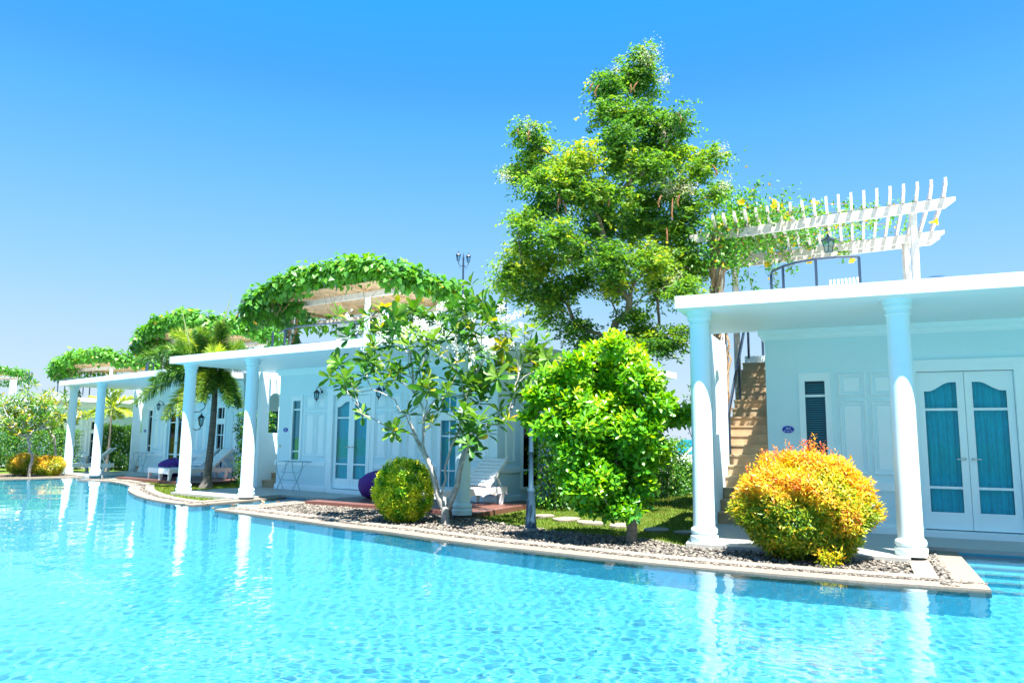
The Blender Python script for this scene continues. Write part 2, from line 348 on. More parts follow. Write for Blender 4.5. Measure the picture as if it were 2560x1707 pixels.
def offs(pl, d):
    out = []
    for i, p in enumerate(pl):
        def nrm(a, b):
            dx, dy = b[0] - a[0], b[1] - a[1]; l = math.hypot(dx, dy); return (-dy / l, dx / l)
        n1 = nrm(pl[max(i - 1, 0)], pl[max(i, 1)]) if i > 0 else nrm(pl[0], pl[1]); n2 = nrm(pl[i], pl[i + 1]) if i < len(pl) - 1 else n1
        mx, my = n1[0] + n2[0], n1[1] + n2[1]; l2 = mx * mx + my * my; k = 2 / max(l2, .5)
        out.append((p[0] + mx * k * d * 1.0, p[1] + my * k * d * 1.0))
    return out
def dense(pl, st=.35):
    o = []
    for a, b in zip(pl, pl[1:]):
        l = math.dist(a, b); k = max(1, int(l / st)) if l < 8 else 4
        for i in range(k): o.append((a[0] + (b[0] - a[0]) * i / k, a[1] + (b[1] - a[1]) * i / k))
    return o + [pl[-1]]
def band(mb, pl, d0, d1, z0, z1):
    A = offs(pl, d0); B = offs(pl, d1); n = len(pl); v = []
    for a, b in zip(A, B): v += [(*a, z0), (*a, z1), (*b, z1), (*b, z0)]
    f = []
    for i in range(n - 1):
        q = i * 4; r = q + 4; f += [(q, r, r + 1, q + 1), (q + 1, r + 1, r + 2, q + 2), (q + 2, r + 2, r + 3, q + 3), (q + 3, r + 3, r, q)]
    f += [(0, 1, 2, 3), ((n - 1) * 4 + 3, (n - 1) * 4 + 2, (n - 1) * 4 + 1, (n - 1) * 4)]
    mb.add(v, f)
cop, ker, wal = MB(), MB(), MB()
for sg in (segA, segB, segC, segD):
    band(cop, sg, -.015, .26, -.35, -.045); band(ker, sg, .37, .58, -.3, -.035)
cop.build('pool_coping', M['coping']); tag(bpy.data.objects['pool_coping'], kind='structure')
tag(ker.build('path_kerb', M['kerb']), kind='structure')
FLOOR = -1.2
for a, b in zip(shore, shore[1:] + shore[:1]): wal.add([(*a, -.05), (*b, -.05), (*b, FLOOR - .02), (*a, FLOOR - .02)], [(0, 1, 2, 3)])
wal.build('pool_wall', M['tile']); pw = tag(bpy.data.objects['pool_wall'], kind='structure')
pfl = MB().add([(-46, -14, FLOOR), (19, -14, FLOOR), (19, 27, FLOOR), (-46, 27, FLOOR)], [(0, 1, 2, 3)]).build('pool_floor', M['tile']); tag(pfl, kind='structure')
for o in (pw, pfl): o.cycles.is_caustics_receiver = True
# base ground with the pool cut out
outer = [(-900, -500), (900, -500), (900, 1500), (-900, 1500)]
allp = [Vector(p) for p in outer] + [Vector(p) for p in shore]
ed = [(i, (i + 1) % 4) for i in range(4)] + [(4 + i, 4 + (i + 1) % len(shore)) for i in range(len(shore))]
vv, ee, ff, *_ = geometry.delaunay_2d_cdt(allp, ed, [], 0, 1e-5)
gm = MB(); keep = [f for f in ff if not inside(sum(vv[i][0] for i in f) / 3, sum(vv[i][1] for i in f) / 3, shore)]
gm.add([(p[0], p[1], -.07) for p in vv], keep)
tag(gm.build('ground', M['lawn']), kind='structure')
# gravel beds
bedC = offs(segC, .3)[1:-1]
gp = [p for p in bedC] + W2(1, [(2.3, .9), (2.3, -.2), (-.25, -.15)]) + [(2.0, 10.35), (1.55, 10.65), (1.0, 10.95), (.3, 11.7), (-.35, 12.5)] + W2(2, [(8.5, .2), (4.3, .05), (3.95, .85)])
gv = MB(); gv.prism([(x, y) for x, y in gp], -.069, -.062)
tag(gv.build('gravel_ground', M['gravel_bed']), kind='structure')
def strip(sg, a, b): return offs(sg, a) + offs(sg, b)[::-1]
gaps = MB()
for sg in (segA, segB, segC, segD): band(gaps, sg, .255, .375, -.2, -.058)
tag(gaps.build('gravel_strip_ground', M['gravel_bed']), kind='structure')
def stones(P, s0, s1):
    n = len(P); ico = np.array([(1, 0, 0), (-1, 0, 0), (0, 1, 0), (0, -1, 0), (0, 0, 1), (0, 0, -1), (.6, .6, .5), (-.6, .6, .5), (-.6, -.6, .5), (.6, -.6, .5)])
    F = np.array([(0, 6, 9), (6, 0, 2), (7, 2, 1), (2, 7, 6), (8, 1, 3), (1, 8, 7), (9, 3, 0), (3, 9, 8), (4, 6, 7), (4, 7, 8), (4, 8, 9), (4, 9, 6), (5, 2, 0), (5, 1, 2), (5, 3, 1), (5, 0, 3)])
    sc = RNG.uniform(s0, s1, (n, 1)) * RNG.uniform(.6, 1.3, (n, 3)) * [1, 1, .55]
    a = RNG.random(n) * 6.28; tl = RNG.normal(size=n) * .35
    V = ico[None] * (1 + .18 * RNG.normal(size=(n, 10, 1))) * sc[:, None]
    ct, st = np.cos(tl)[:, None], np.sin(tl)[:, None]; V = np.stack([V[..., 0] * ct - V[..., 2] * st, V[..., 1], V[..., 0] * st + V[..., 2] * ct], -1)
    c, s_ = np.cos(a)[:, None], np.sin(a)[:, None]; V = np.stack([V[..., 0] * c - V[..., 1] * s_, V[..., 0] * s_ + V[..., 1] * c, V[..., 2]], -1) + P[:, None]
    return V.reshape(-1, 3), ((np.arange(n) * 10)[:, None, None] + F[None]).reshape(-1, 3), np.repeat(RNG.random(n), 10)
def scatter_in(poly, n):
    xs = [p[0] for p in poly]; ys = [p[1] for p in poly]; X = RNG.uniform(min(xs), max(xs), n); Y = RNG.uniform(min(ys), max(ys), n)
    k = inside_np(X, Y, poly); return X[k], Y[k]
M['pebble'] = leafmat('pebble', [(0, (.085, .078, .068)), (.4, (.135, .12, .10)), (.7, (.19, .165, .135)), (1, (.27, .235, .19))], .75, 0, .3)
bedp = offs(segC, .56)[1:-1] + W2(1, [(2.3, .9), (2.3, -.2), (-.25, -.15)]) + [(2.0, 10.4), (1.55, 10.75), (1.0, 11.1), (.3, 11.8), (-.35, 12.6)] + W2(2, [(8.5, .2), (4.3, .05), (3.95, .85)])
X, Y = scatter_in(bedp, 46000)
k = RNG.random(len(X)) < np.clip(2.2 - np.hypot(X, Y) / 12, .35, 1); X, Y = X[k], Y[k]
PX, PY = [X], [Y]
for sg, m_ in ((segC, 1), (segB, .5)):
    A = dense(sg, .02 / m_); B0 = offs(A, .31)
    for a in B0:
        for _ in range(2): PX.append([a[0] + rnd.gauss(0, .03)]); PY.append([a[1] + rnd.gauss(0, .03)])
X = np.concatenate(PX); Y = np.concatenate(PY)
V_, F_, t_ = stones(np.stack([X, Y, -.052 + RNG.random(len(X)) * .012], 1), .013, .03)
o = np_mesh('gravel', V_, F_, M['pebble'], None, t_); tag(o, 'grey and buff pebbles filling the beds beside the pool edge', 'gravel', kind='stuff')
# lawn blades
def lawn_blades():
    P = []
    for i in range(240000):
        pass
    n = 420000; X = RNG.uniform(-16, 6.5, n); Y = RNG.uniform(9.3, 24, n)
    keep = (~inside_np(X, Y, shore)) & (~inside_np(X, Y, bedp)) & (np.abs(X / Y) < .75) & (RNG.random(n) < np.clip(16 / Y - .35, .15, 1))
    for d in (.6,):
        for sg in (segB, segC):
            poly = sg + offs(sg, d)[::-1]; keep &= ~inside_np(X, Y, poly)
    for v in (1, 2, 3):
        x0, y0, th = VP[v]; c, s_ = math.cos(th), math.sin(th); dx, dy = X - x0, Y - y0; lx = dx * c - dy * s_; ly = dx * s_ + dy * c
        keep &= ~((lx > -.25) & (lx < 8.5) & (ly > -.25) & (ly < 9.6) & ~((lx > 8.2) & (ly > 2)) ) | ((lx < 4) & (ly < -.2))
        keep &= ~((lx > -.4) & (lx < .65) & (ly > 2) & (ly < 7.3))
    X, Y = X[keep], Y[keep]; n = len(X)
    D = RNG.normal(size=(n, 3)) * [.55, .55, .1]; D[:, 2] = 1; N = unit(n) * [1, 1, .1]
    pt = np.sin(X * 1.7 + np.sin(Y * 1.3) * 2) * np.sin(Y * 2.1) * .2
    o = leaves('grass', np.stack([X, Y, np.full(n, -.07)], 1), D, N, RNG.uniform(.025, .06, n), RNG.uniform(.006, .011, n) * np.clip(Y / 12, 1, 2), np.clip(.45 + pt + RNG.normal(size=n) * .2, 0, 1), 'quad', M['blade'])
    tag(o, 'short green lawn growing between the villas', 'grass', kind='stuff'); print('grass', n)
lawn_blades()
# sandy bed on the far left shore
sb = MB(); sb.prism(offs(segA, .3)[1:-1] + W2(3, [(2.0, -.25), (-.3, -.2)]) + [(-17.6, 27.0), (-20, 25)], -.068, -.06); tag(sb.build('soil_ground', M['soil']), kind='structure')
# submerged steps of the villa inlets
for v, x0, x1 in ((1, 2.9, 3.95), (2, 2.62, 3.55)):
    sm = MB()
    for i in range(5): y1 = .93 - .3 * i; sm.prism(W2(v, [(x0 + .0, y1 - .3), (x1, y1 - .3), (x1, y1 + (0 if i else 0)), (x0, y1)]), FLOOR, -.30 - .20 * i)
    tag(sm.build('pool_floor_steps', M['tile']), kind='structure').cycles.is_caustics_receiver = True
    nm = MB()
    for i in range(5):
        y1 = .63 - .3 * i; nm.prism(W2(v, [(x0 + .01, y1 + .0), (x1 - .01, y1 + .0), (x1 - .01, y1 + .09), (x0 + .01, y1 + .09)]), -.30 - .20 * i, -.292 - .20 * i)
    tag(nm.build('pool_floor_nosing', M['nosing']), kind='structure').cycles.is_caustics_receiver = True
# water: one rippled sheet, finer towards the camera's shore
def water():
    R = [.35]
    while R[-1] < 1.3: R.append(R[-1] * 1.03)
    while R[-1] < 44: R.append(R[-1] * 1.0042)
    A = np.concatenate([np.linspace(-PI, -.86, 90)[:-1], np.linspace(-.86, .86, 470), np.linspace(.86, PI, 90)[1:]])
    R = np.array(R); rr, aa = np.meshgrid(R, A, indexing='ij'); X = rr * np.sin(aa); Y = rr * np.cos(aa)
    g = np.random.default_rng(3); Z = np.zeros_like(X)
    for lam, slope, n, spread in ((1.6, .004, 7, .8), (.6, .010, 10, .8), (.105, .040, 32, 1.1), (.06, .008, 24, 1.0)):
        for k in range(n):
            th = g.normal(1.95, spread); l = lam * g.uniform(.7, 1.45); ph = g.uniform(0, 6.28); amp = slope / math.sqrt(n) * 1.414 * l / (2 * PI)
            far = 1 / (1 + (rr / 16) ** 2)
            fade = np.clip(l / (rr * .0042 * 4), 0, 1) * (far if lam < 1 else 1)
            Z += fade * amp * np.sin(2 * PI / l * (X * math.cos(th) + Y * math.sin(th) + .05 * l * np.sin(X * .8 + k)) + ph)
    V = np.stack([X, Y, Z - .066], -1).reshape(-1, 3); n, m = X.shape; I = np.arange(n * m).reshape(n, m)
    F = np.stack([I[:-1, :-1], I[:-1, 1:], I[1:, 1:], I[1:, :-1]], -1).reshape(-1, 4)
    cx = V[F].mean(1); keep = np.zeros(len(F), bool)
    for dx, dy in ((0, 0), (.12, 0), (-.12, 0), (0, .12), (0, -.12)): keep |= inside_np(cx[:, 0] + dx, cx[:, 1] + dy, shore)
    F = F[keep]; used = np.unique(F); mp = np.zeros(len(V), int); mp[used] = np.arange(len(used))
    o = np_mesh('pool_water', V[used], mp[F], M['water'], None, None, True); tag(o, kind='structure'); o.cycles.is_caustics_caster = True
    print('water', len(used))
water()

# ---------------------------------------------------------------- villa
def grid_wall(mb, axis, a0, a1, z0, z1, t0, t1, holes):
    A = sorted({a0, a1, *[h[0] for h in holes], *[h[1] for h in holes]}); Z = sorted({z0, z1, *[h[2] for h in holes], *[h[3] for h in holes]})
    for i in range(len(A) - 1):
        run = None
        for j in range(len(Z) - 1):
            ca, cz = (A[i] + A[i + 1]) / 2, (Z[j] + Z[j + 1]) / 2
            solid = not any(h[0] < ca < h[1] and h[2] < cz < h[3] for h in holes)
            if solid: run = (run[0], Z[j + 1]) if run else (Z[j], Z[j + 1])
            if (not solid or j == len(Z) - 2) and run:
                if axis == 'x': mb.box(A[i], A[i + 1], t0, t1, run[0], run[1])
                else: mb.box(t0, t1, A[i], A[i + 1], run[0], run[1])
                run = None
def xz(mb, poly, y0, y1):
    t = MB(); t.prism(poly, y0, y1); mb.add([(a, c, b) for a, b, c in t.v], [f[::-1] for f in t.f])
def curtain(x0, x1, z0, z1, y, parent, amp=.018):
    n = 60; v = []; 
    for i in range(n + 1):
        u = i / n; x = x0 + (x1 - x0) * u
        for z in (z0, z0 + (z1 - z0) * .35, z0 + (z1 - z0) * .7, z1):
            w = amp * math.sin(u * (x1 - x0) / .062 * 2 * PI + .6 * math.sin(z * 2 + u * 9)) + amp * .5 * math.sin(u * 23 + z); v.append((x, y + w, z))
    f = [(i * 4 + j, i * 4 + j + 4, i * 4 + j + 5, i * 4 + j + 1) for i in range(n) for j in range(3)]
    m = MB(); m.add(v, f); return m.build('curtain', M['curtain'], parent, True)
COLP = [(.172, 0), (.172, .03), (.178, .05), (.176, .085), (.160, .098), (.150, .104), (.152, .11), (.166, .12), (.170, .145), (.164, .175), (.150, .188), (.1385, .20), (.1375, .23)]
COLT = [(.1275, 2.805), (.142, 2.81), (.145, 2.825), (.130, 2.84), (.130, 2.875), (.152, 2.885), (.158, 2.91), (.150, 2.93), (.146, 2.94), (.168, 2.95), (.172, 2.975), (.170, 3.0)]
def column_mb():
    m = MB(); p = list(COLP)
    for z in (.78, 1.50, 2.22):
        r = .1375 - (z - .2) / 2.6 * .010; p += [(r, z - .004), (r - .0016, z - .003), (r - .0016, z + .003), (r, z + .004)]
    m.lathe(p + COLT, 32); return m
def panel(mb, x0, x1, z0, z1, y):
    def ring(i0, w, pr):
        pr *= 1.35
        a0, a1, b0, b1 = x0 + i0, x1 - i0, z0 + i0, z1 - i0
        # mitred ring with a sloped profile
        o = [(a0, b0), (a1, b0), (a1, b1), (a0, b1)]; q = [(a0 + w, b0 + w), (a1 - w, b0 + w), (a1 - w, b1 - w), (a0 + w, b1 - w)]; h = [(a0 + w * .5, b0 + w * .5), (a1 - w * .5, b0 + w * .5), (a1 - w * .5, b1 - w * .5), (a0 + w * .5, b1 - w * .5)]
        v = [(x, y + .004, z) for x, z in o] + [(x, y - pr, z) for x, z in h] + [(x, y + .004, z) for x, z in q]; f = []
        for i in range(4): j = (i + 1) % 4; f += [(i, j, j + 4, i + 4), (i + 4, j + 4, j + 8, i + 8)]
        mb.add(v, f)
    ring(0, .045, .022); ring(.05, .02, .010)
    if x1 - x0 > .2: mb.box(x0 + .085, x1 - .085, y - .006, y + .01, z0 + .085, z1 - .085)
def make_villa():
    r = empty('villa')
    D0, D1 = 2.15, 2.35
    # walls
    w = MB()
    front = [(1.16, 1.44, .74, 2.20), (2.66, 3.84, .0, 2.30), (6.03, 6.45, 1.86, 2.20), (6.03, 6.45, .28, 1.68)]
    grid_wall(w, 'x', .6, 7.52, -.06, 3.02, D0, D1, front)
    side = [(3.08, 3.76, .28, 2.1), (6.3, 7.3, 1.2, 2.1)]
    grid_wall(w, 'y', D1, 9.1, -.06, 3.02, 7.32, 7.52, side)
    w.box(.6, .8, D1, 9.1, -.06, 3.02); w.box(.8, 7.32, 8.9, 9.1, -.06, 3.02)
    w.build('wall', M['wall'], r)
    # roof slab, white edge and pale underside
    rf = MB(); poly = [(-.23, -.42), (8.4, -.42), (8.4, 9.5), (-.35, 9.5), (-.35, 7.18), (.62, 7.18), (.62, D0 + .02), (-.23, D0 + .02)]
    t = MB(); t.prism(poly, 3.0, 3.16)
    for f in t.f: rf.m.append(1 if all(t.v[i][2] < 3.01 for i in f) else 0)
    rf.v = t.v; rf.f = t.f; rf.build('roof', [M['white'], M['soffit']], r)
    # cornice, dado band, skirting
    c = MB()
    for z0, z1, p in ((2.85, 2.868, .02), (2.868, 2.93, .05), (2.93, 3.0, .09)):
        c.box(.6 - p, 7.52 + p, D0 - p, D0 - .0005, z0, z1); c.box(7.5205, 7.52 + p, D0, 9.1, z0, z1); c.box(.6 - p, .5995, D0, 9.1, z0, z1)
    c.build('cornice', M['trim'], r)
    for x0, x1 in ((.57, 2.43), (4.07, 5.93), (6.55, 7.55)):
        b = MB()
        if x0 < 1: b.box(.565, .5995, D0 - .035, D0 + .1, .60, .715)
        b.box(x0, x1, D0 - .035, D0 - .0005, .60, .715); b.build('dado_band', M['trim'], r); b = MB(); b.box(x0, x1, D0 - .03, D0 - .0007, -.05, .10); b.box(x0, x1, D0 - .018, D0 - .0009, .10, .13); b.build('skirting', M['trim'], r)
    for y0, y1 in ((D0 - .035, 3.0), (3.84, 9.12)):
        sd = MB(); sd.box(7.5205, 7.555, y0, y1, .60, .715); sd.build('dado_band', M['trim'], r); sd = MB(); sd.box(7.5207, 7.55, y0, y1, -.05, .10); sd.box(7.5209, 7.538, y0, y1, .10, .13); sd.build('skirting', M['trim'], r)
    # raised panels
    cols = [(1.615, 2.0), (2.045, 2.39), (4.05, 4.43), (4.53, 4.90), (5.02, 5.38), (5.47, 5.83), (6.93, 7.30)]
    for x0, x1 in cols:
        for z0, z1 in ((1.955, 2.32), (.82, 1.905)):
            p = MB(); panel(p, x0, x1, z0, z1, D0); p.build('wall_panel', M['trim'], r)
    p = MB(); q = MB()
    panel(q, 2.42, 2.76, .81, 1.9, 0); p.add([(7.52 - y, x, z) for x, y, z in q.v], [f[::-1] for f in q.f]); p.build('wall_panel', M['trim'], r)
    # door surround
    d = MB()
    for x0, x1 in ((2.45, 2.66), (3.84, 4.05)):
        d.box(x0, x1, D0 - .03, D0 - .0003, -.0, 2.34)
    d.box(2.45, 4.05, D0 - .03, D0 - .0003, 2.34, 2.40); d.box(2.42, 4.08, D0 - .05, D0 - .0003, 2.40, 2.465)
    for x0, x1 in ((2.585, 2.655), (3.845, 3.915)): d.box(x0, x1, D0 - .045, D0 - .0303, .0, 2.29)
    d.box(2.66, 3.84, D0 - .02, D1, 2.30, 2.34); d.box(2.60, 3.90, D0 - .12, D1, -.03, .085)
    d.build('door_frame', M['trim'], r)
    for sgn, x0, x1 in ((1, 2.664, 3.247), (-1, 3.836, 3.253)):
        def X(u): return x0 + (x1 - x0) * u
        f = MB(); y0, y1 = D0 + .02, D0 + .065
        lo = lambda a, b_: (min(a, b_), max(a, b_))
        a, b_ = lo(X(0), X(.15)); f.box(a, b_, y0, y1, .10, 2.295)
        a, b_ = lo(X(.84), X(1)); f.box(a, b_, y0, y1, .10, 2.295)
        a, b_ = lo(X(.15), X(.84)); f.box(a, b_, y0, y1, .10, .335)
        f.box(a, b_, y0 + .008, y1 - .005, .655, .69); f.box(a, b_, y0 + .008, y1 - .005, 1.745, 1.78)
        n = 14
        for i in range(n):
            u0, u1 = i / n, (i + 1) / n
            g = lambda u: 2.02 + .125 * (lambda t: t * t * (3 - 2 * t))(min(1, max(0, (u - .12) / .70)))
            pts = [(X(.15 + .69 * u0), g(u0)), (X(.15 + .69 * u1), g(u1)), (X(.15 + .69 * u1), 2.295), (X(.15 + .69 * u0), 2.295)]
            xz(f, pts, y0, y1)
        dr = f.build('door', M['trim'], r)
        a, b_ = lo(X(.14), X(.85)); pm = MB(); pm.box(a, b_, D0 + .035, D0 + .04, .32, 2.17); pm.build('pane', M['glass'], dr)
        a, b_ = lo(X(.02), X(.98)); curtain(a, b_, .12, 2.25, D0 + .13, dr)
        h = MB(); hx = X(.925); h.bar((hx, y0 - .03, 1.07), (hx + (-.10 if sgn > 0 else .10), y0 - .03, 1.07), .016, .016); h.lathe([(.018, 0), (.018, .02)], 12); k = len(h.v) - 24
        for i in range(k, len(h.v)): x, y, z = h.v[i]; h.v[i] = (hx + x, y0 - .02 + z, 1.07 + y)
        h.bar((hx, y0, 1.07), (hx, y0 - .035, 1.07), .014, .014); h.build('handle', M['metal'], dr)
    # slim louvred window
    f = MB(); f.box(1.09, 1.16, D0 - .02, D0 - .0003, .70, 2.30); f.box(1.44, 1.51, D0 - .02, D0 - .0003, .70, 2.30); f.box(1.16, 1.44, D0 - .02, D0 - .0003, 2.20, 2.30); f.box(1.16, 1.44, D0 - .02, D0 - .0003, .70, .74)
    f.box(1.075, 1.09, D0 - .03, D0 - .0003, .70, 2.33); f.box(1.51, 1.525, D0 - .03, D0 - .0003, .70, 2.33); f.box(1.09, 1.51, D0 - .03, D0 - .0003, 2.30, 2.33)
    f.box(1.16, 1.44, D0 + .02, D0 + .05, 1.965, 2.0); f.box(1.16, 1.44, D0 + .02, D0 + .05, .93, .96)
    wn = f.build('window', M['trim'], r)
    pm = MB(); pm.box(1.16, 1.44, D0 + .03, D0 + .034, .74, 2.2); pm.build('pane', M['glass'], wn)
    bl = MB(); z = .76
    while z < 2.18: bl.box(1.165, 1.435, D0 + .06, D0 + .095, z, z + .014); z += .034
    bl.build('blind', M['blind'], wn); bl = MB(); bl.box(1.162, 1.438, D0 + .16, D0 + .17, .74, 2.2); bl.build('backing', M['room'], wn)
    # twin casement by the right corner
    f = MB(); f.box(5.94, 6.03, D0 - .02, D0 - .0003, .26, 2.26); f.box(6.45, 6.54, D0 - .02, D0 - .0003, .26, 2.26); f.box(6.03, 6.45, D0 - .02, D0 - .0003, 2.2, 2.26); f.box(6.03, 6.45, D0 - .02, D0 - .0003, 1.68, 1.86)
    f.box(6.225, 6.255, D0 + .02, D0 + .05, 1.86, 2.2); f.box(6.225, 6.255, D0 + .02, D0 + .05, .28, 1.68); f.box(6.03, 6.45, D0 + .022, D0 + .048, 1.33, 1.36); f.box(6.03, 6.45, D0 + .022, D0 + .048, .60, .63)
    wn = f.build('window', M['trim'], r); pm = MB(); pm.box(6.03, 6.45, D0 + .03, D0 + .034, .28, 2.2); pm.build('pane', M['glass'], wn); curtain(6.03, 6.45, .28, 2.2, D0 + .13, wn)
    # side windows
    for y0, y1, z0, z1, ny, bars in ((3.08, 3.76, .28, 2.1, 2, (.62,)), (6.3, 7.3, 1.2, 2.1, 2, ())):
        f = MB(); f.box(7.5203, 7.54, y0 - .07, y0, z0 - .03, z1 + .07); f.box(7.5203, 7.54, y1, y1 + .07, z0 - .03, z1 + .07); f.box(7.5203, 7.54, y0, y1, z1, z1 + .07)
        f.box(7.5203, 7.56, y0, y1, z0 - .06, z0); f.box(7.45, 7.48, (y0 + y1) / 2 - .015, (y0 + y1) / 2 + .015, z0, z1)
        for z in bars: f.box(7.452, 7.478, y0, y1, z, z + .03)
        wn = f.build('window', M['trim'], r); pm = MB(); pm.box(7.46, 7.464, y0, y1, z0, z1); pm.build('pane', M['glass'], wn)
        pm = MB(); pm.box(7.34, 7.35, y0, y1, z0, z1); pm.build('blind', M['blind'], wn)
    # columns
    cm = column_mb().build('column', M['column'], r, True)
    for x in (2.3628, 8.3344):
        o = cm.copy(); COL.objects.link(o); o.location = (x, 0, 0)
    # stair and its wall with the arched opening
    s_ = MB(); n = 18; rise = 3.16 / n; run = (7.18 - 2.36) / (n - 1)
    for i in range(n - 1):
        y0 = 2.36 + run * i; zt = rise * (i + 1); s_.box(-.21 if y0 < 3.8 else -.36, .598, y0, 7.18 if i == n - 2 else y0 + run, -.06, zt - .03); s_.box(-.215 if y0 < 3.8 else -.37, .5985, y0 - .015, y0 + run + .0 if i < n - 2 else 7.175, zt - .03, zt)
    s_.build('staircase', M['stone_step'], r)
    fw = MB(); X0, X1 = -.34, -.22; ya, yb, zs, zp = 2.47, 2.87, 1.4, 2.27
    fw.box(X0, X1, 2.19, ya, -.06, 3.0); fw.box(X0, X1, yb, 3.7, -.06, 3.0); fw.box(X0, X1, ya, yb, -.06, zs)
    n = 12; cy = (ya + yb) / 2; rr = (yb - ya) / 2
    for i in range(n):
        a0, a1 = PI - PI * i / n, PI - PI * (i + 1) / n; p0 = (cy + rr * math.cos(a0), zp + rr * math.sin(a0)); p1 = (cy + rr * math.cos(a1), zp + rr * math.sin(a1))
        q = [p0, p1, (p1[0], 3.0), (p0[0], 3.0)]
        fw.add([(x, y, z) for x in (X0, X1) for y, z in q], [(3, 2, 1, 0), (4, 5, 6, 7), (0, 1, 5, 4), (1, 2, 6, 5), (2, 3, 7, 6), (3, 0, 4, 7)])
    fw.build('stair_wall', M['white'], r)
    return r
villa1 = make_villa()
def place(o, v, dx=0, dy=0, dz=0, drz=0):
    p = wor(dx, dy, dz, v); o.location = p; o.rotation_euler = (0, 0, -VP[v][2] + drz)
place(villa1, 1)
VL = {1: 'pale blue villa on the right with plaque 404 and a stone stair outside',
      2: 'white columned villa in the middle, behind the large flowering plumeria',
      3: 'white columned villa behind the foxtail palm, third from the right along the pool',
      4: 'distant villa half hidden by the far plumerias and low orange bushes',
      5: 'farthest villa, only its roof terrace showing at the left edge of the view'}
tag(villa1, VL[1], 'villa', 'columned villas along the pool')
villas = {1: villa1}
for v in (2, 3, 4, 5):
    c = copy_tree(villa1); place(c, v, dz=-.3 if v == 4 else 0); tag(c, VL[v], 'villa'); villas[v] = c
# patios and tiled terraces
for v in (1, 2, 3, 4):
    m = MB(); m.prism(W2(v, [(-.2, -.2), (2.34, -.29), (2.34, .93), (4.3, .93), (4.3, 2.6), (-.36, 2.6), (-.3, .8)]), -.2, 0.0); tag(m.build('patio_floor', M['patio']), kind='structure')
    if v == 4: m = MB(); m.prism(W2(4, [(-2.5, -1.6), (9.2, -1.6), (9.2, 2.7), (-2.5, 2.7)]), -.2, -.02); tag(m.build('path', M['patio']), kind='structure')  # paving added to keep green lawn bounce off the far villa's walls
    m = MB(); x0 = {1: 4.7, 2: 4.25, 3: 4.0, 4: 4.25}[v]
    m.prism(W2(v, [(x0 + .05, -.02), (8.5, .2), (8.25, 2.4), (7.6, 3.0), (7.6, 2.13), (x0, 2.13)]), -.2, .022); tag(m.build('terrace_floor', M['deck']), kind='structure')
# ---------------------------------------------------------------- plaques, lamps
def text_mesh(txt, size, mat, parent, loc, depth=.002):
    cu = bpy.data.curves.new('t', 'FONT'); cu.body = txt; cu.size = size; cu.align_x = 'CENTER'; cu.align_y = 'CENTER'; cu.extrude = depth; cu.resolution_u = 3
    o = bpy.data.objects.new('t', cu); COL.objects.link(o); dg = bpy.context.evaluated_depsgraph_get(); me = bpy.data.meshes.new_from_object(o.evaluated_get(dg))
    bpy.data.objects.remove(o); me.transform(Matrix.Rotation(PI / 2, 4, 'X')); me.materials.clear(); me.materials.append(mat)
    t = bpy.data.objects.new('number', me); COL.objects.link(t); t.parent = parent; t.location = loc; return t
def plaque(v, txt, label):
    r = empty('number_plaque', label=label, cat='sign', group='blue oval room plaques'); place(r, v, .90, 2.15, 1.475)
    m = MB(); n = 32; v_ = []; 
    for k in range(n): a = 2 * PI * k / n; v_.append((.085 * math.cos(a), .054 * math.sin(a)))
    xz(m, v_, -.014, -.001); m.build('plate', M['sign_blue'], r)
    rg = MB()
    for k in range(n):
        a, b = v_[k], v_[(k + 1) % n]; q = [(a[0] * .93, a[1] * .93), (b[0] * .93, b[1] * .93), (b[0] * .90, b[1] * .90), (a[0] * .90, a[1] * .90)]; rg.add([(x, -.0155, z) for x, z in q], [(0, 1, 2, 3), (3, 2, 1, 0)])
    if txt: text_mesh(txt, .050, M['sign_text'], r, (0, -.0145, .013))
    o = MB(); o.box(-.052, .052, -.017, -.0145, -.0225, -.019)
    for x in (-.052, .052): o.lathe([(.008, 0), (.008, .0025)], 10, (x, 0)); b = len(o.v) - 20; o.v[b:] = [(p[0], -.017 + p[2], p[1] - .0207) for p in o.v[b:]]
    o.box(-.009, .009, -.017, -.0145, -.037, -.030); o.build('emblem', M['sign_text'], r)
plaque(1, '404', 'small blue oval plaque reading 404 on the wall of the right-hand villa')
plaque(2, '403', 'small blue oval plaque on the middle villa beside its tall louvred window')
plaque(3, '402', 'tiny blue oval plaque on the wall behind the palm fronds')
def wall_lamp():
    r = empty('wall_lamp')
    m = MB(); m.lathe([(.035, 0), (.035, .012)], 14); b = [(p[0], -p[2], p[1]) for p in m.v]; m.v = b; m.tube([(0, -.01, 0), (0, -.06, .09), (0, -.13, .12), (0, -.17, .08), (0, -.17, .045)], .009, 6)
    m.tube([(0, -.01, -.02), (0, -.05, -.05), (0, -.10, -.02)], .006, 5); m.build('bracket', M['iron'], r)
    b = MB(); b.lathe([(.005, .06), (.012, .045), (.05, .012), (.082, -.03), (.078, -.037), (.06, -.037)], 8, (0, -.17)); b.lathe([(.046, -.17), (.03, -.195), (.012, -.21), (.012, -.235), (.004, -.25)], 8, (0, -.17))
    for k in range(8): a = 2 * PI * k / 8; b.bar((.06 * math.cos(a), -.17 + .06 * math.sin(a), -.037), (.044 * math.cos(a), -.17 + .044 * math.sin(a), -.172), .008, .008)
    h = b.build('lantern', M['iron'], r); g = MB(); g.lathe([(.055, -.04), (.041, -.168)], 8, (0, -.17)); g.build('glass', M['lamp_glass'], h)
    return r
wl = wall_lamp()
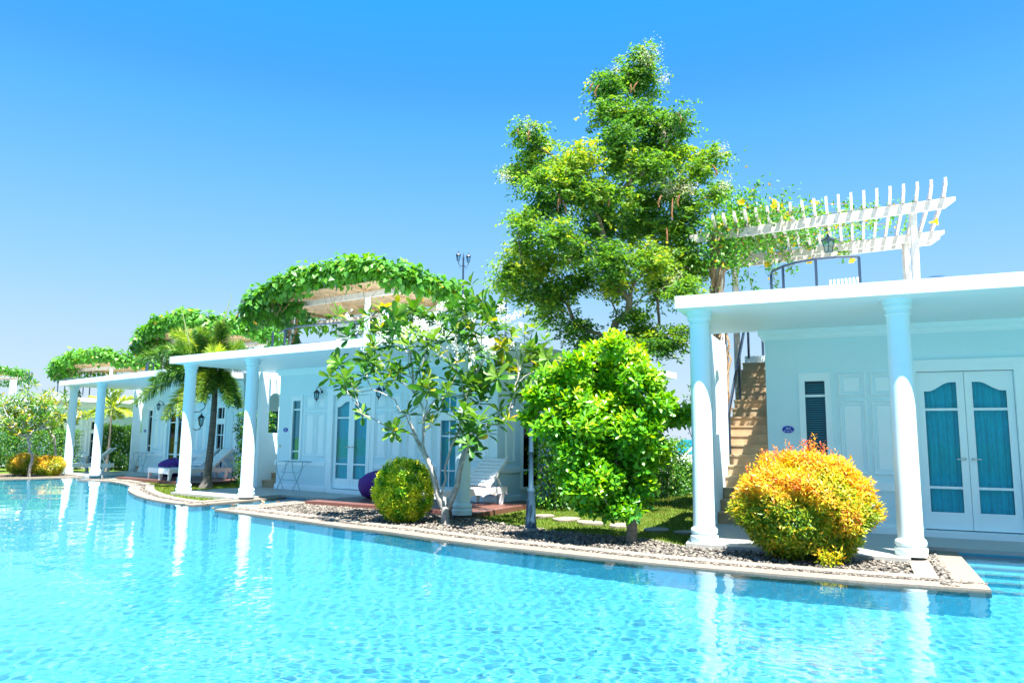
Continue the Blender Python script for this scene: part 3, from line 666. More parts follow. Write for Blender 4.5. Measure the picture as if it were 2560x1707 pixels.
for i, (v, x, lab) in enumerate(((2, 2.20, 'dark wall lantern just left of the middle villa\'s double doors'), (2, 4.30, 'dark wall lantern right of the middle villa\'s double doors, behind plumeria leaves'),
                (3, 2.20, 'dark wall lantern left of the doors, below the palm fronds'), (3, 4.30, 'dark wall lantern right of the doors, peeping past the white column'))):
    o = wl if i == 0 else copy_tree(wl); place(o, v, x, 2.15, 2.40); tag(o, lab, 'wall lamp', 'wall lanterns beside the double doors')
sw = MB(); sw.box(-.035, .035, -.012, 0, -.035, .035); sw.box(-.015, .015, -.016, -.012, -.022, .022); o = sw.build('wall_switch', M['switch']); place(o, 2, .71, 2.1495, 1.07); tag(o, 'small square greenish switch below the blue plaque on the middle villa', 'switch')

def lantern_head(r, s=1., z=0, x=0, y=0, up=True):
    """six-sided street lantern standing on (x,y,z)"""
    q = lambda pr: [(a * s, b * s + z) for a, b in pr]
    b = MB(); b.lathe(q([(.012, 0), (.02, .03), (.055, .06), (.06, .07)]), 8, (x, y)); b.lathe(q([(.115, .30), (.105, .315), (.07, .36), (.035, .385), (.03, .41), (.012, .42), (.012, .45), (.004, .49)]), 8, (x, y))
    for k in range(8): a = 2 * PI * k / 8; b.bar((x + .058 * s * math.cos(a), y + .058 * s * math.sin(a), z + .07 * s), (x + .095 * s * math.cos(a), y + .095 * s * math.sin(a), z + .30 * s), .012 * s, .012 * s)
    h = b.build('lantern', M['iron'], r); g = MB(); g.lathe(q([(.054, .07), (.09, .30)]), 8, (x, y)); g.build('glass', M['lamp_glass'], h); return h
def street_lamp(loc, H, rz, label, mat='iron', s=1.):
    r = empty('street_lamp', loc, rz, label, 'lamp', 'twin-headed lamp posts on the roof terraces')
    m = MB(); m.lathe([(.07, 0), (.07, .05), (.045, .12), (.03, .3), (.027, H * .6), (.034, H * .6 + .01), (.027, H * .6 + .03), (.022, H), (.03, H + .02), (.022, H + .05), (.008, H + .14)], 10)
    for sg in (-1, 1): m.tube([(0, 0, H - .14), (sg * .05, 0, H - .19), (sg * .11, 0, H - .17), (sg * .14, 0, H - .1)], .010, 6); m.tube([(sg * .04, 0, H - .22), (sg * .08, 0, H - .25), (sg * .11, 0, H - .21), (sg * .08, 0, H - .18)], .006, 5)
    m.build('pole', M[mat], r, True)
    for sg in (-1, 1): lantern_head(r, .62, H - .1, sg * .14)
    return r
L1 = at_y(1156, 800, 18.5); street_lamp((L1.x, 18.5, 3.16), 2.62, .5, 'dark twin-headed lamp post on the middle roof against open sky')
L2 = at_y(1265, 745, 19.5); street_lamp((L2.x, 19.5, 3.16), 2.15, .2, 'dark lamp post on the middle roof, its head hidden by the big tree')
L3 = at_y(226, 950, 40); street_lamp((L3.x, 40, 3.16), 2.15, .2, 'distant twin-headed lamp post in front of a leafy roof arbour')
L4 = at_y(70, 980, 50); street_lamp((L4.x, 50, 3.16), 2.2, .2, 'farthest lamp post, right of the leftmost leafy arbour')

# garden lamp by the shrub
r = empty('garden_lamp', (.30, 11.35, -.05), .3, 'dark blue-grey garden lamp post standing in the pebbles beside the round green shrub', 'lamp')
m = MB(); m.lathe([(.10, 0), (.10, .04), (.088, .06), (.082, .10), (.072, .30), (.055, .55), (.06, .57), (.06, .60), (.036, .63), (.033, 1.15), (.04, 1.16), (.033, 1.18), (.026, 1.58), (.05, 1.60), (.05, 1.63)], 14); m.build('post', M['lamp_iron'], r, True)
h = MB(); h.lathe([(.145, 1.86), (.14, 1.88), (.105, 1.93), (.06, 1.95), (.06, 1.96), (.02, 1.965)], 16); h.lathe([(.06, 1.63), (.07, 1.65), (.065, 1.66)], 16)
for k in range(8): a = 2 * PI * k / 8; h.bar((.062 * math.cos(a), .062 * math.sin(a), 1.655), (.105 * math.cos(a), .105 * math.sin(a), 1.865), .012, .012)
for dx in (-.045, 0, .045): h.lathe([(.010, 1.955), (.006, 1.975), (.011, 1.99), (.004, 2.01), (.002, 2.03)], 8, (dx, 0))
hd = h.build('lantern', M['lamp_iron'], r, True); g = MB(); g.lathe([(.058, 1.66), (.098, 1.86)], 12); g.build('glass', M['lamp_glass'], hd)
f = MB(); f.lathe([(.14, -.06), (.145, .0), (.12, .035), (.10, .05)], 9); f.build('concrete_base', M['kerb'], r)
# wrought lamp post behind the second villa's column
_q = at_y(472, 1150, 20.6); r = empty('garden_lamp', (_q.x, 20.6, -.06), .1, 'tall dark garden post with hanging lanterns, mostly hidden behind a white column', 'lamp')
m = MB(); m.lathe([(.09, 0), (.09, .05), (.05, .12), (.035, .3), (.03, 2.0), (.045, 2.04), (.02, 2.12)], 10)
for sg in (-1, 1): m.tube([(0, 0, 1.62), (sg * .12, 0, 1.52), (sg * .24, 0, 1.55), (sg * .26, 0, 1.62)], .013, 6); m.tube([(0, 0, 2.0), (sg * .2, 0, 2.02), (sg * .33, 0, 2.12), (sg * .34, 0, 2.2)], .011, 6)
m.build('post', M['iron'], r, True)
for sg in (-1, 1): lantern_head(r, .85, 1.60, sg * .26); lantern_head(r, .5, 2.19, sg * .34)

# ---------------------------------------------------------------- folding rack, beanbag, lounger
def rack():
    r = empty('drying_rack'); 
    for y in (-.0, .42):
        m = MB()
        for a, b in (((-.36, y, 0), (-.02, y, .74)), ((.0, y, 0), (-.36, y, .74))): pass
    for x in (-.30, .30):
        for d in (-1, 1):
            m = MB(); m.tube([(x - d * .17, -.21 * 0, 0), (x + d * .12, 0, .46), (x + d * .17, 0, .70)], .011, 6); m.v = [(p[0], p[1] + d * .02, p[2]) for p in m.v]; m.build('leg', M['rack'], r)
    for z, y in ((.70, .02), (.44, .02), (.26, .02)):
        m = MB(); m.tube([(-.30 - (.17 if z > .6 else .02), y, z), (.30 + (.17 if z > .6 else .02), y, z)], .009, 6); m.build('rail', M['rack'], r)
    m = MB(); m.tube([(-.47, .30, .705), (.47, .30, .705)], .009, 6); m.tube([(-.47, .02, .70), (-.47, .30, .705)], .009, 6); m.tube([(.47, .02, .70), (.47, .30, .705)], .009, 6); m.tube([(-.30, .02, .44), (-.36, .3, .705)], .008, 6); m.tube([(.30, .02, .44), (.36, .3, .705)], .008, 6); m.build('rail', M['rack'], r)
    return r
rk = rack()
for i, (v, x, y, lab) in enumerate(((2, 1.52, 1.80, 'pale blue folding luggage rack standing on the middle villa\'s patio'), (3, 1.40, 1.80, 'pale blue folding rack on the patio left of the foxtail palm'))):
    o = rk if i == 0 else copy_tree(rk); place(o, v, x, y, .0); tag(o, lab, 'rack', 'folding racks under the villa windows')
def beanbag():
    r = empty('beanbag'); n, m_ = 22, 36; v = []
    for i in range(n + 1):
        t = PI * i / n
        for k in range(m_):
            a = 2 * PI * k / m_; rr = math.sin(t) ** .62; wr = 1 + .03 * math.sin(a * 7 + t * 4) * math.sin(t) + .025 * math.sin(a * 3 + 1)
            x = .46 * rr * math.cos(a) * wr; y = .42 * rr * math.sin(a) * wr; z = .33 - .33 * math.copysign(abs(math.cos(t)) ** .75, math.cos(t)) * 1; z = .33 + .34 * math.copysign(abs(math.cos(t)) ** .8, math.cos(t))
            if z > .5: x *= .93; z += .05 * math.cos(a - 2)
            v.append((x, y, max(0, z)))
    f = [(i * m_ + k, (i + 1) * m_ + k, (i + 1) * m_ + (k + 1) % m_, i * m_ + (k + 1) % m_) for i in range(n) for k in range(m_)]
    mb = MB(); mb.add(v, f); mb.build('cover', M['purple'], r, True); s_ = MB()
    s_.tube([(.45 * math.cos(t) * .98, -.05, .34 + .345 * math.sin(t)) for t in np.linspace(.1, 3.0, 14)], .008, 5); s_.build('seam', M['purple'], r); return r
bb = beanbag()
for i, (v, x, y, lab) in enumerate(((2, 4.95, 1.4, 'deep purple beanbag on the tiled terrace behind the round yellow bush'), (3, 4.80, 1.35, 'deep purple beanbag partly behind the left column of the middle villa'))):
    o = bb if i == 0 else copy_tree(bb); place(o, v, x, y, .022); o.scale = (.95, .95, .82); tag(o, lab, 'beanbag', 'purple beanbags on the terraces')
def lounger():
    r = empty('sun_lounger')  # foot at -y, head at +y
    f = MB()
    for x in (-.32, .32):
        n = 30; L0, L1 = -.95, .95
        for i in range(n):
            y0 = L0 + (L1 - L0) * i / n; y1 = L0 + (L1 - L0) * (i + 1) / n; g = lambda y: .17 + .05 * abs(math.sin((y + .95) * PI / .38)) ** .6
            a, b = x - .018, x + .018; f.add([(a, y0, g(y0)), (b, y0, g(y0)), (b, y1, g(y1)), (a, y1, g(y1)), (a, y0, .335), (b, y0, .335), (b, y1, .335), (a, y1, .335)], [(0, 3, 2, 1), (4, 5, 6, 7), (0, 1, 5, 4), (2, 3, 7, 6), (1, 2, 6, 5), (3, 0, 4, 7)])
    f.box(-.30, .30, -.97, -.93, .19, .335); f.box(-.30, .30, .93, .97, .19, .335); f.build('frame', M['plastic'], r)
    for x in (-.31, .31):
        for y in (-.88, .80):
            m = MB(); m.add([(x - .04, y - .05, .22), (x + .04, y - .05, .22), (x + .04, y + .05, .22), (x - .04, y + .05, .22), (x - .025, y - .03 - .03, 0), (x + .025, y - .06, 0), (x + .025, y, 0), (x - .025, y, 0)], [(0, 1, 2, 3), (7, 6, 5, 4), (0, 4, 5, 1), (1, 5, 6, 2), (2, 6, 7, 3), (3, 7, 4, 0)]); m.build('leg', M['plastic'], r)
    s_ = MB()
    for i in range(11): y = -.90 + .112 * i; s_.box(-.30, .30, y, y + .085, .315, .338)
    s_.build('seat', M['plastic'], r)
    b = MB(); a = math.radians(42); c_, sn = math.cos(a), math.sin(a); P0 = (.36, .33)
    for i in range(8): d0 = .04 + .098 * i; q = lambda d, h: (P0[0] + d * c_ - h * sn, P0[1] + d * sn + h * c_); pts = [q(d0, 0), q(d0 + .075, 0), q(d0 + .075, .022), q(d0, .022)]; b.add([(x, y, z) for x in (-.29, .29) for y, z in pts], [(3, 2, 1, 0), (4, 5, 6, 7), (0, 1, 5, 4), (1, 2, 6, 5), (2, 3, 7, 6), (3, 0, 4, 7)])
    for x in (-.30, .30): b.bar((x, P0[0], P0[1]), (x, P0[0] + .85 * c_, P0[1] + .85 * sn), .035, .06)
    bk = b.build('backrest', M['plastic'], r); m = MB()
    for x in (-.26, .26): m.bar((x, P0[0] + .42 * c_, P0[1] + .42 * sn), (x, .86, .30), .022, .035)
    m.bar((-.26, .86, .30), (.26, .86, .30), .022, .03); m.build('support', M['plastic'], bk); return r
lg = lounger()
LO = ((2, 7.45, 1.15, .02, -.05, 'white plastic sun lounger between the plumeria trunks and the villa corner'), (3, 6.85, 1.1, .02, -.05, 'white plastic sun lounger directly behind the foxtail palm trunk'), (3, 5.9, 1.2, .02, .05, 'white plastic sun lounger beside the purple beanbag, behind the column'),
      (4, 6.9, -1.0, .0, -1.3, 'distant white sun lounger seen between the two far columns'))
for i, (v, x, y, z, rz, lab) in enumerate(LO):
    o = lg if i == 0 else copy_tree(lg); place(o, v, x, y, z, rz); tag(o, lab, 'sun lounger', 'white sun loungers on the terraces')
q = at_y(216, 1170, 27.6); bpy.data.objects['sun_lounger.003'].location = (q.x - .15, 27.6, -.05)
bpy.data.objects['sun_lounger.003'].rotation_euler = (0, 0, -1.35)
tw = MB(); n = 14
tw.add([(-.28 + .56 * i / n, -.25 + .5 * j / n, .352 + .012 * math.sin(i * 1.3 + j) + .02 * math.sin(j * .9)) for i in range(n + 1) for j in range(n + 1)], [(i * (n + 1) + j, (i + 1) * (n + 1) + j, (i + 1) * (n + 1) + j + 1, i * (n + 1) + j + 1) for i in range(n) for j in range(n)])
o = tw.build('folded_towel', M['purple']); place(o, 3, 5.9, .8, .02); tag(o, 'crumpled dark purple towel lying on the lounger beside the beanbag', 'towel')
# bollard near the far lounger
q = on_z(216, 1182, -.05); m = MB(); m.lathe([(.055, 0), (.055, .52), (.06, .53), (.06, .60), (.03, .62)], 12); o = m.build('bollard_light', M['metal'], None, True, (q.x, q.y, -.05)); tag(o, 'short grey bollard light between the two far columns', 'lamp')

# ---------------------------------------------------------------- railings on the roofs
def railing(name, v, pts, posts, zr, zt, label, low=False):
    r = empty(name, label=label, cat='railing', group='dark roof railings'); place(r, v)
    m = MB(); m.tube([(x, y, zt) for x, y in pts], .022, 6); m.build('handrail', M['iron'], r)
    for x, y in posts: p = MB(); p.bar((x, y, zr), (x, y, zt - .01), .04, .04, (0, 1, 0)); p.build('post', M['iron'], r)
    if low: m = MB(); m.tube([(x, y, (zr + zt) / 2) for x, y in pts], .012, 5); m.build('rail', M['iron'], r)
railing('roof_railing', 1, [(.65, 3.08), (.70, 2.85), (.88, 2.57), (1.11, 2.36), (1.39, 2.24), (1.69, 2.22), (2.0, 2.30)], [(.65, 3.08), (.88, 2.57), (1.39, 2.24), (2.0, 2.30)], 3.16, 4.1, 'dark curved railing on the right-hand villa roof below the white pergola')
railing('roof_railing', 2, [(.2, 2.35), (.72, 2.12), (1.4, 1.95), (2.26, 1.95), (3.32, 2.16)], [(.2, 2.15), (.72, 2.12), (3.32, 2.16)], 3.16, 4.05, 'dark railing on the middle roof beside the vine-wrapped arbour post', True)
railing('roof_railing', 4, [(2.0, 2.6), (3.4, 2.2), (5.0, 2.2)], [(2.0, 2.6), (3.4, 2.2), (5.0, 2.2)], 3.16, 3.95, 'thin distant railing on the far roof, left of the second arbour')
q = [loc_ for loc_ in ((1.0, 2.6), (1.35, 2.45), (1.75, 2.5))]
railing('roof_railing', 3, [(.2, 2.6), (.75, 2.1), (1.3, 1.9)], [(.2, 2.6), (.75, 2.1), (1.3, 1.9)], 3.16, 4.0, 'dark railing posts on the third roof left of the palm')
# stair rail of the right villa
r = empty('stair_railing', label='dark flat handrail climbing the stone stair of the right-hand villa', cat='railing'); place(r, 1)
m = MB(); m.bar((-.25, 3.9, 1.75), (-.25, 7.1, 4.12), .03, .11); m.build('handrail', M['iron'], r)
for y, z in ((4.0, 1.05), (5.5, 2.1), (7.1, 3.1)): m = MB(); m.bar((-.25, y, z), (-.25, y, 1.75 + (y - 3.9) * .74), .045, .07, (0, 1, 0)); m.build('post', M['iron'], r)
m = MB(); m.bar((-.25, 7.1, 4.12), (.0, 7.6, 4.12), .03, .06); m.bar((0, 7.6, 3.16), (0, 7.6, 4.14), .05, .05, (0, 1, 0)); m.build('post', M['iron'], r)
# white chair back and vent cap on the right roof
r = empty('slatted_chair', tuple(wor(1.78, 3.3, 3.16, 1)), -VP[1][2] - .15, 'top of a white slatted chair showing above the right-hand roof edge', 'chair')
b = MB()
for i in range(8): x = -.21 + .06 * i; b.tube([(x, 0, .42), (x, -.05, .72), (x, -.07, .80)], .018, 8)
b.bar((-.24, -.035, .66), (.24, -.035, .66), .02, .05); b.build('backrest', M['plastic'], r, True)
s_ = MB(); s_.box(-.24, .24, 0, .45, .38, .42); s_.build('seat', M['plastic'], r)
for x in (-.21, .21):
    for y in (.02, .42): m = MB(); m.box(x - .02, x + .02, y - .02, y + .02, 0, .38); m.build('leg', M['plastic'], r)
q = on_z(2371, 694, 3.25); m = MB(); m.lathe([(.10, 0), (.10, .09), (.14, .10), (.14, .125), (.09, .155), (.02, .165)], 20); m.k = 0; o = m.build('vent_cap', M['lamp_iron'], None, True, (q.x, q.y + .25, 3.16)); tag(o, 'small round dark vent cap on the right-hand roof edge', 'vent')
# ---------------------------------------------------------------- pergolas
def pergola_rafters():
    r = empty('pergola', label='white weathered wooden pergola with open curved rafters on the right-hand roof', cat='pergola'); place(r, 1)
    A = Vector((-.41, 4.36)); B = Vector((2.87, 3.86)); d = (B - A).normalized(); nb = Vector((0, 1)); C_ = Vector((-.47, 6.55))
    ln = (B - A).length; back = 2.12
    P = lambda s_, t, z: (A.x + d.x * s_ + nb.x * t, A.y + d.y * s_ + nb.y * t, z)
    for s_, t, z0 in ((0, 0, -.06), (ln, 0, 3.16), (.0, back, -.06), (ln, back, 3.16)):
        m = MB(); m.tube([P(s_, t, z0), P(s_, t, 5.2)], .062 if t == 0 and s_ > 1 else .075, 12 if t == 0 else 4); m.build('post', M['wood_white'], r, t == 0)
    def beam(t, z, s0, s1, h):
        m = MB(); a = P(s0 + .16, t, z); b = P(s1 - .16, t, z); m.bar(a, b, .05, h)
        for s_, e in ((s0 + .16, s0), (s1 - .16, s1)):
            sg = 1 if e > s_ else -1; q = [P(s_, t - .025, z - h / 2), P(s_, t + .025, z - h / 2), P(s_, t + .025, z + h / 2), P(s_, t - .025, z + h / 2), P(e, t - .025, z + h * .15), P(e, t + .025, z + h * .15), P(e, t + .025, z + h / 2), P(e, t - .025, z + h / 2)]
            m.add(q, [(0, 4, 5, 1), (1, 5, 6, 2), (2, 6, 7, 3), (3, 7, 4, 0), (4, 7, 6, 5)] if sg > 0 else [(1, 5, 4, 0), (2, 6, 5, 1), (3, 7, 6, 2), (0, 4, 7, 3), (5, 6, 7, 4)])
        m.build('beam', M['wood_white'], r)
    beam(-.09, 5.18, -.55, ln + .62, .17); beam(back - .06, 5.18, -.55, ln + .66, .16); beam(back + .34, 5.18, -.4, ln + .62, .16)
    n = 20; s0, s1 = -.02, ln + .46
    for i in range(n):
        s_ = s0 + (s1 - s0) * i / (n - 1); m = MB(); t0, t1 = -.46, back + .42; k = 9; pts = []
        for j in range(k): u = j / (k - 1); t = t0 + (t1 - t0) * u; lift = .13 * max(0, (.15 - u) / .15) ** 1.3; pts.append((t, 5.32 + lift))
        for (ta, za), (tb, zb) in zip(pts, pts[1:]):
            q = [P(s_ - .022, ta, za - .055), P(s_ + .022, ta, za - .055), P(s_ + .022, ta, za + .055), P(s_ - .022, ta, za + .055), P(s_ - .022, tb, zb - .055), P(s_ + .022, tb, zb - .055), P(s_ + .022, tb, zb + .055), P(s_ - .022, tb, zb + .055)]
            m.add(q, [(0, 4, 5, 1), (1, 5, 6, 2), (2, 6, 7, 3), (3, 7, 4, 0), (0, 1, 2, 3), (7, 6, 5, 4)])
        m.build('rafter', M['wood_white'], r)
    return P, ln, back
PP, PLN, PBK = pergola_rafters()
r = empty('hanging_lantern', tuple(wor(*PP(1.95, 1.0, 4.55)[:2], 4.86, 1)), -VP[1][2], 'black lantern hanging from the white pergola rafters', 'lantern')
m = MB(); m.lathe([(.04, .45), (.035, .42), (.015, .40), (.01, .39)], 8); m.bar((0, 0, .30), (0, 0, .44), .010, .010); m.lathe([(.02, .33), (.03, .30), (.13, .24), (.125, .225), (.10, .225)], 4)
for k in range(4): a = 2 * PI * k / 4; m.bar((.105 * math.cos(a), .105 * math.sin(a), .23), (.065 * math.cos(a), .065 * math.sin(a), 0), .014, .014)
m.lathe([(.07, 0), (.07, -.015), (.02, -.02)], 4); m.build('frame', M['iron'], r); g = MB(); g.lathe([(.062, .0), (.10, .225)], 4); g.build('glass', M['lamp_glass'], r)

def arbour(v, dx, label):
    r = empty('arbour', label=label, cat='pergola', group='leafy slatted arbours on the roof terraces'); place(r, v, dx, 0, {2: -.08, 3: -.12, 4: -.6}.get(v, 0))
    for x, y, z0 in ((-1.18, 3.78, -.06), (1.88, 3.78, 3.16)):
        if x + dx > .6: z0 = 3.16
        m = MB(); m.box(x - .055, x + .055, y - .055, y + .055, z0, 5.12); m.build('post', M['white'], r)
    for x in (-1.47, 2.06):
        z0 = 3.16 if x + dx > .6 else -.06
        m = MB(); m.box(x - .25, x + .25, 5.98, 6.12, z0, 5.02); m.build('pillar', M['white'], r)
    for y, z in ((3.72, 5.185), (6.05, 5.10)): m = MB(); m.box(-2.75, 3.25, y - .04, y + .04, z - .085, z + .0645); m.build('beam', M['wood_tan' if 0 else 'wood_white'], r)
    for x in (-2.6, -.3, 1.9, 3.1): m = MB(); m.box(x - .035, x + .035, 3.2, 6.5, 5.2505, 5.33); m.build('rafter', M['wood_tan'], r)
    m = MB(); y = 3.12
    while y < 6.6: m.box(-2.75, 3.3, y, y + .065, 5.3305, 5.365); y += .098
    m.build('slat_roof', M['wood_tan'], r)
    return r
AR = {2: (.12, 'slatted arbour on the middle roof with tan ceiling, between the two lamp posts and railing'), 3: (-.35, 'leafy slatted arbour rising above the foxtail palm'), 4: (2.6, 'distant slatted arbour on the far roof, left of the palm'), 5: (1.8, 'farthest slatted arbour at the left edge of the view')}
for v, (dx, lab) in AR.items(): arbour(v, dx, lab)

def tube_points(path, rad, n, zs=1.):
    path = np.array(path); seg = np.linalg.norm(np.diff(path, axis=0), axis=1); c = np.concatenate([[0], np.cumsum(seg)]); t = RNG.random(n) * c[-1]
    P = np.stack([np.interp(t, c, path[:, k]) for k in range(3)], 1); u = unit(n); rr = rad * (.45 + .6 * RNG.random(n)) * (1 + .25 * np.sin(t * 3.1) + .18 * np.sin(t * 7.3 + 1)); return P + u * rr[:, None] * [1, 1, zs], u
def vine(v, dx, label, n, seed):
    r = empty('climbing_vine', label=label, cat='vine', group='large-leaved vines over the roof arbours'); place(r, v, dx, 0, {2: -.08, 3: -.12, 4: -.6}.get(v, 0))
    P = []; U = []
    for path, rad, k, zs in (([(-2.55, 3.35, 5.0), (-2.1, 3.2, 5.3), (-1.2, 3.1, 5.55), (-.4, 3.1, 5.72), (1.2, 3.1, 5.78), (2.7, 3.1, 5.74), (3.2, 3.2, 5.55)], .37, .42, 1.0), ([(3.2, 3.2, 5.55), (3.3, 4.4, 5.48), (3.3, 5.4, 5.42), (3.15, 6.2, 5.2)], .38, .24, .95),
                            ([(-2.6, 3.4, 5.1), (-2.7, 4.6, 5.2), (-2.6, 6.4, 5.2)], .42, .14, .9), ([(-2.2, 6.5, 4.95), (1.5, 6.6, 4.9), (3.2, 6.6, 5.0)], .34, .12, 1.0), ([(-2.0, 3.7, 4.95), (-1.3, 3.8, 4.75), (-1.15, 3.85, 4.2), (-.9, 3.85, 3.4)], .22, .035, 1.2), ([(-1.6, 3.5, 5.1), (-.5, 3.6, 5.05)], .25, .05, 1.)):
        p, u = tube_points(path, rad, int(n * k), zs); P.append(p); U.append(u)
    k = int(n * .12); p = np.stack([RNG.uniform(-2.9, 3.3, k), RNG.uniform(3.2, 6.5, k), 5.45 + RNG.random(k) * .25], 1); P.append(p); U.append(unit(k, 2.))
    P = np.concatenate(P); U = np.concatenate(U); ok = ~((P[:, 2] < 5.36) & (P[:, 2] > 4.9) & (P[:, 0] > -2.7) & (P[:, 0] < 3.2) & (P[:, 1] > 3.6) & (P[:, 1] < 6.2)); P, U = P[ok], U[ok]; m_ = len(P)
    D = unit(m_) * .6 + U * .5 + [0, 0, -.7]; N = U * .8 + [0, 0, .8] + unit(m_) * .45
    t = np.minimum(.46 + .16 * RNG.normal(size=m_) + .25 * (P[:, 2] - 5.3), .93); t[RNG.random(m_) < .006] = 1
    leaves('foliage', P, D, N, RNG.uniform(.12, .22, m_), RNG.uniform(.12, .19, m_), t, 'heart', M['leaf_vine'], r)
    st = MB(); rr = random.Random(seed)
    for k in range(9):
        a = rr.random() * 6; pts = [(-1.16 + .11 * math.cos(a + z * 2.2) + rr.gauss(0, .02), 3.8 + .11 * math.sin(a + z * 2.2), z) for z in np.linspace(3.0, 5.2, 10)]; st.tube(pts, .016, 5)
    for k in range(10): x = rr.uniform(-2.6, 3.2); y = 3.2 if k % 2 else 6.5; st.tube([(x, y, 5.2), (x + .2, y + rr.gauss(0, .05), 4.9 - rr.random() * .2), (x + .5, y, 5.1)], .007, 4)
    st.build('stem', M['vine_stem'], r)
vine(2, .12, 'dense large-leaved vine draped over the arbour on the middle roof', 6600, 1)
vine(3, -.35, 'dense vine over the arbour behind the foxtail palm', 5200, 2)
vine(4, 2.6, 'dense vine over the second arbour from the left edge', 4200, 3)
vine(5, 1.8, 'dense vine over the arbour at the left edge of the view', 2600, 4)

# vine with yellow trumpets over the white pergola
r = empty('flowering_vine', label='small-leaved vine with yellow trumpet flowers climbing the white pergola', cat='vine'); place(r, 1)
st = MB(); nds = []
def vtube(pts, rad=.008): st.tube(pts, rad, 5); nds.append(np.array([tuple(p) for p in pts]))
for k in range(16):
    a = rnd.random() * 6; z1 = 5.2 if k < 12 else rnd.uniform(3.6, 4.6); s0 = rnd.choice([0, 0, .0]); pts = []
    for z in np.linspace(.1 if k < 6 else 3.0, z1, 18): w = .10 + .05 * (z / 5.2); pts.append(PP(w * math.cos(a + z * 1.6) + rnd.gauss(0, .02), w * math.sin(a + z * 1.6) + rnd.gauss(0, .02), z))
    st.tube(pts, rnd.uniform(.010, .022), 5)
hor = []
for k in range(26):
    s_ = rnd.uniform(-.2, .5); t = rnd.uniform(-.2, PBK); pts = [PP(s_, t, 5.25)]; ang = rnd.gauss(.05, .5); L = rnd.uniform(.8, 2.2) if k < 18 else rnd.uniform(2.0, 3.0); z = 5.3
    for j in range(12): s_ += math.cos(ang) * L / 12; t += math.sin(ang) * L / 12 + rnd.gauss(0, .02); t = max(-.5, min(PBK + .5, t)); z += rnd.gauss(.012 if j < 7 else -.02, .025); z = max(5.2, min(5.85, z)); pts.append(PP(s_, t, z))
    vtube(pts, .007)
for s_, t, L in ((.75, PBK, .9), (.85, .3, .8), (1.1, PBK - .3, .55), (2.1, PBK, .3), (.45, .2, 1.1), (.2, .1, 1.3)):  # hanging strands
    pts = [PP(s_, t, 5.25)]; 
    for j in range(8): pts.append(PP(s_ + .02 * j + rnd.gauss(0, .015), t + rnd.gauss(0, .015), 5.25 - L * (j + 1) / 8))
    vtube(pts, .005)
for s_, t in ((-.1, .6), (.1, .9), (1.0, 1.0), (.5, .2)): # upward shoots
    pts = [PP(s_, t, 5.4)];
    for j in range(6): pts.append(PP(s_ + .035 * j * rnd.uniform(.5, 1.5), t, 5.4 + .13 * (j + 1)))
    vtube(pts, .006)
st.build('stem', M['vine_stem'], r)
C_ = np.concatenate(nds); n = 5200; i = RNG.integers(0, len(C_), n); P = C_[i] + RNG.normal(size=(n, 3)) * [.07, .07, .05]
k = 2300; s_ = np.abs(RNG.normal(size=k)) * .35; ex = np.array([PP(a, b, c) for a, b, c in zip(.05 + RNG.normal(size=k) * .22, RNG.normal(size=k) * .22 + .05, RNG.uniform(4.5, 5.55, k))]); P = np.concatenate([P, ex])
k = 5200; sx = np.minimum(RNG.gamma(2.0, .46, k), 3.4); ex = np.array([PP(a, b, c) for a, b, c in zip(sx - .1, RNG.uniform(.2, PBK + .2, k), 5.33 + RNG.gamma(2, .14, k) * np.clip(1.35 - sx * .38, .12, 1.2))]); P = np.concatenate([P, ex]); n = len(P)
leaves('foliage', P, unit(n) + [0, 0, .1], unit(n, 1.2), RNG.uniform(.05, .10, n), RNG.uniform(.028, .055, n), .62 + .2 * RNG.normal(size=n), 'oval', M['leaf_vine'], r)
fl = MB()
for s_, t, z, ax in ((1.05, .3, 5.78, (.6, -.5, .5)), (1.15, .5, 5.74, (-.5, -.6, .3)), (.45, .2, 5.85, (0, -.9, .3)), (1.75, .6, 5.72, (.3, -.8, .4)), (1.3, -.25, 5.32, (.4, -.8, .1)), (1.55, PBK, 4.98, (-.1, -.9, .2)), (2.35, PBK, 4.9, (.3, -.3, -.8)), (PLN + .42, .9, 5.15, (.9, -.3, 0)), (1.1, -.3, 5.5, (.1, -.9, .2)), (.7, PBK, 5.0, (-.3, -.7, .2))):
    c = Vector(PP(s_, t, z)); a = Vector(ax).normalized(); e1 = a.orthogonal().normalized(); e2 = a.cross(e1); v = []; f = []; K = 10
    for q, (h, rr) in enumerate(((-.11, .012), (-.05, .02), (-.01, .032), (.015, .06), (.02, .075))):
        for k in range(K): w = rr * (1 + (.22 * math.cos(5 * 2 * PI * k / K) if q > 2 else 0)); v.append(c + a * h + e1 * w * math.cos(2 * PI * k / K) + e2 * w * math.sin(2 * PI * k / K))
    for q in range(4):
        for k in range(K): f.append((q * K + k, q * K + (k + 1) % K, (q + 1) * K + (k + 1) % K, (q + 1) * K + k))
    fl.add(v, f)
fl.build('blossoms', M['petal_yellow'], r, True)

# ---------------------------------------------------------------- trees and shrubs
def px_lobe(cx, cy, rx, ry, Y, dy, ry_depth):
    c = at_y(cx, cy, Y); k = Y / FPX * 1.0; return (c.x, Y + dy, c.z, rx * k, ry_depth if ry_depth else rx * k, ry * k)
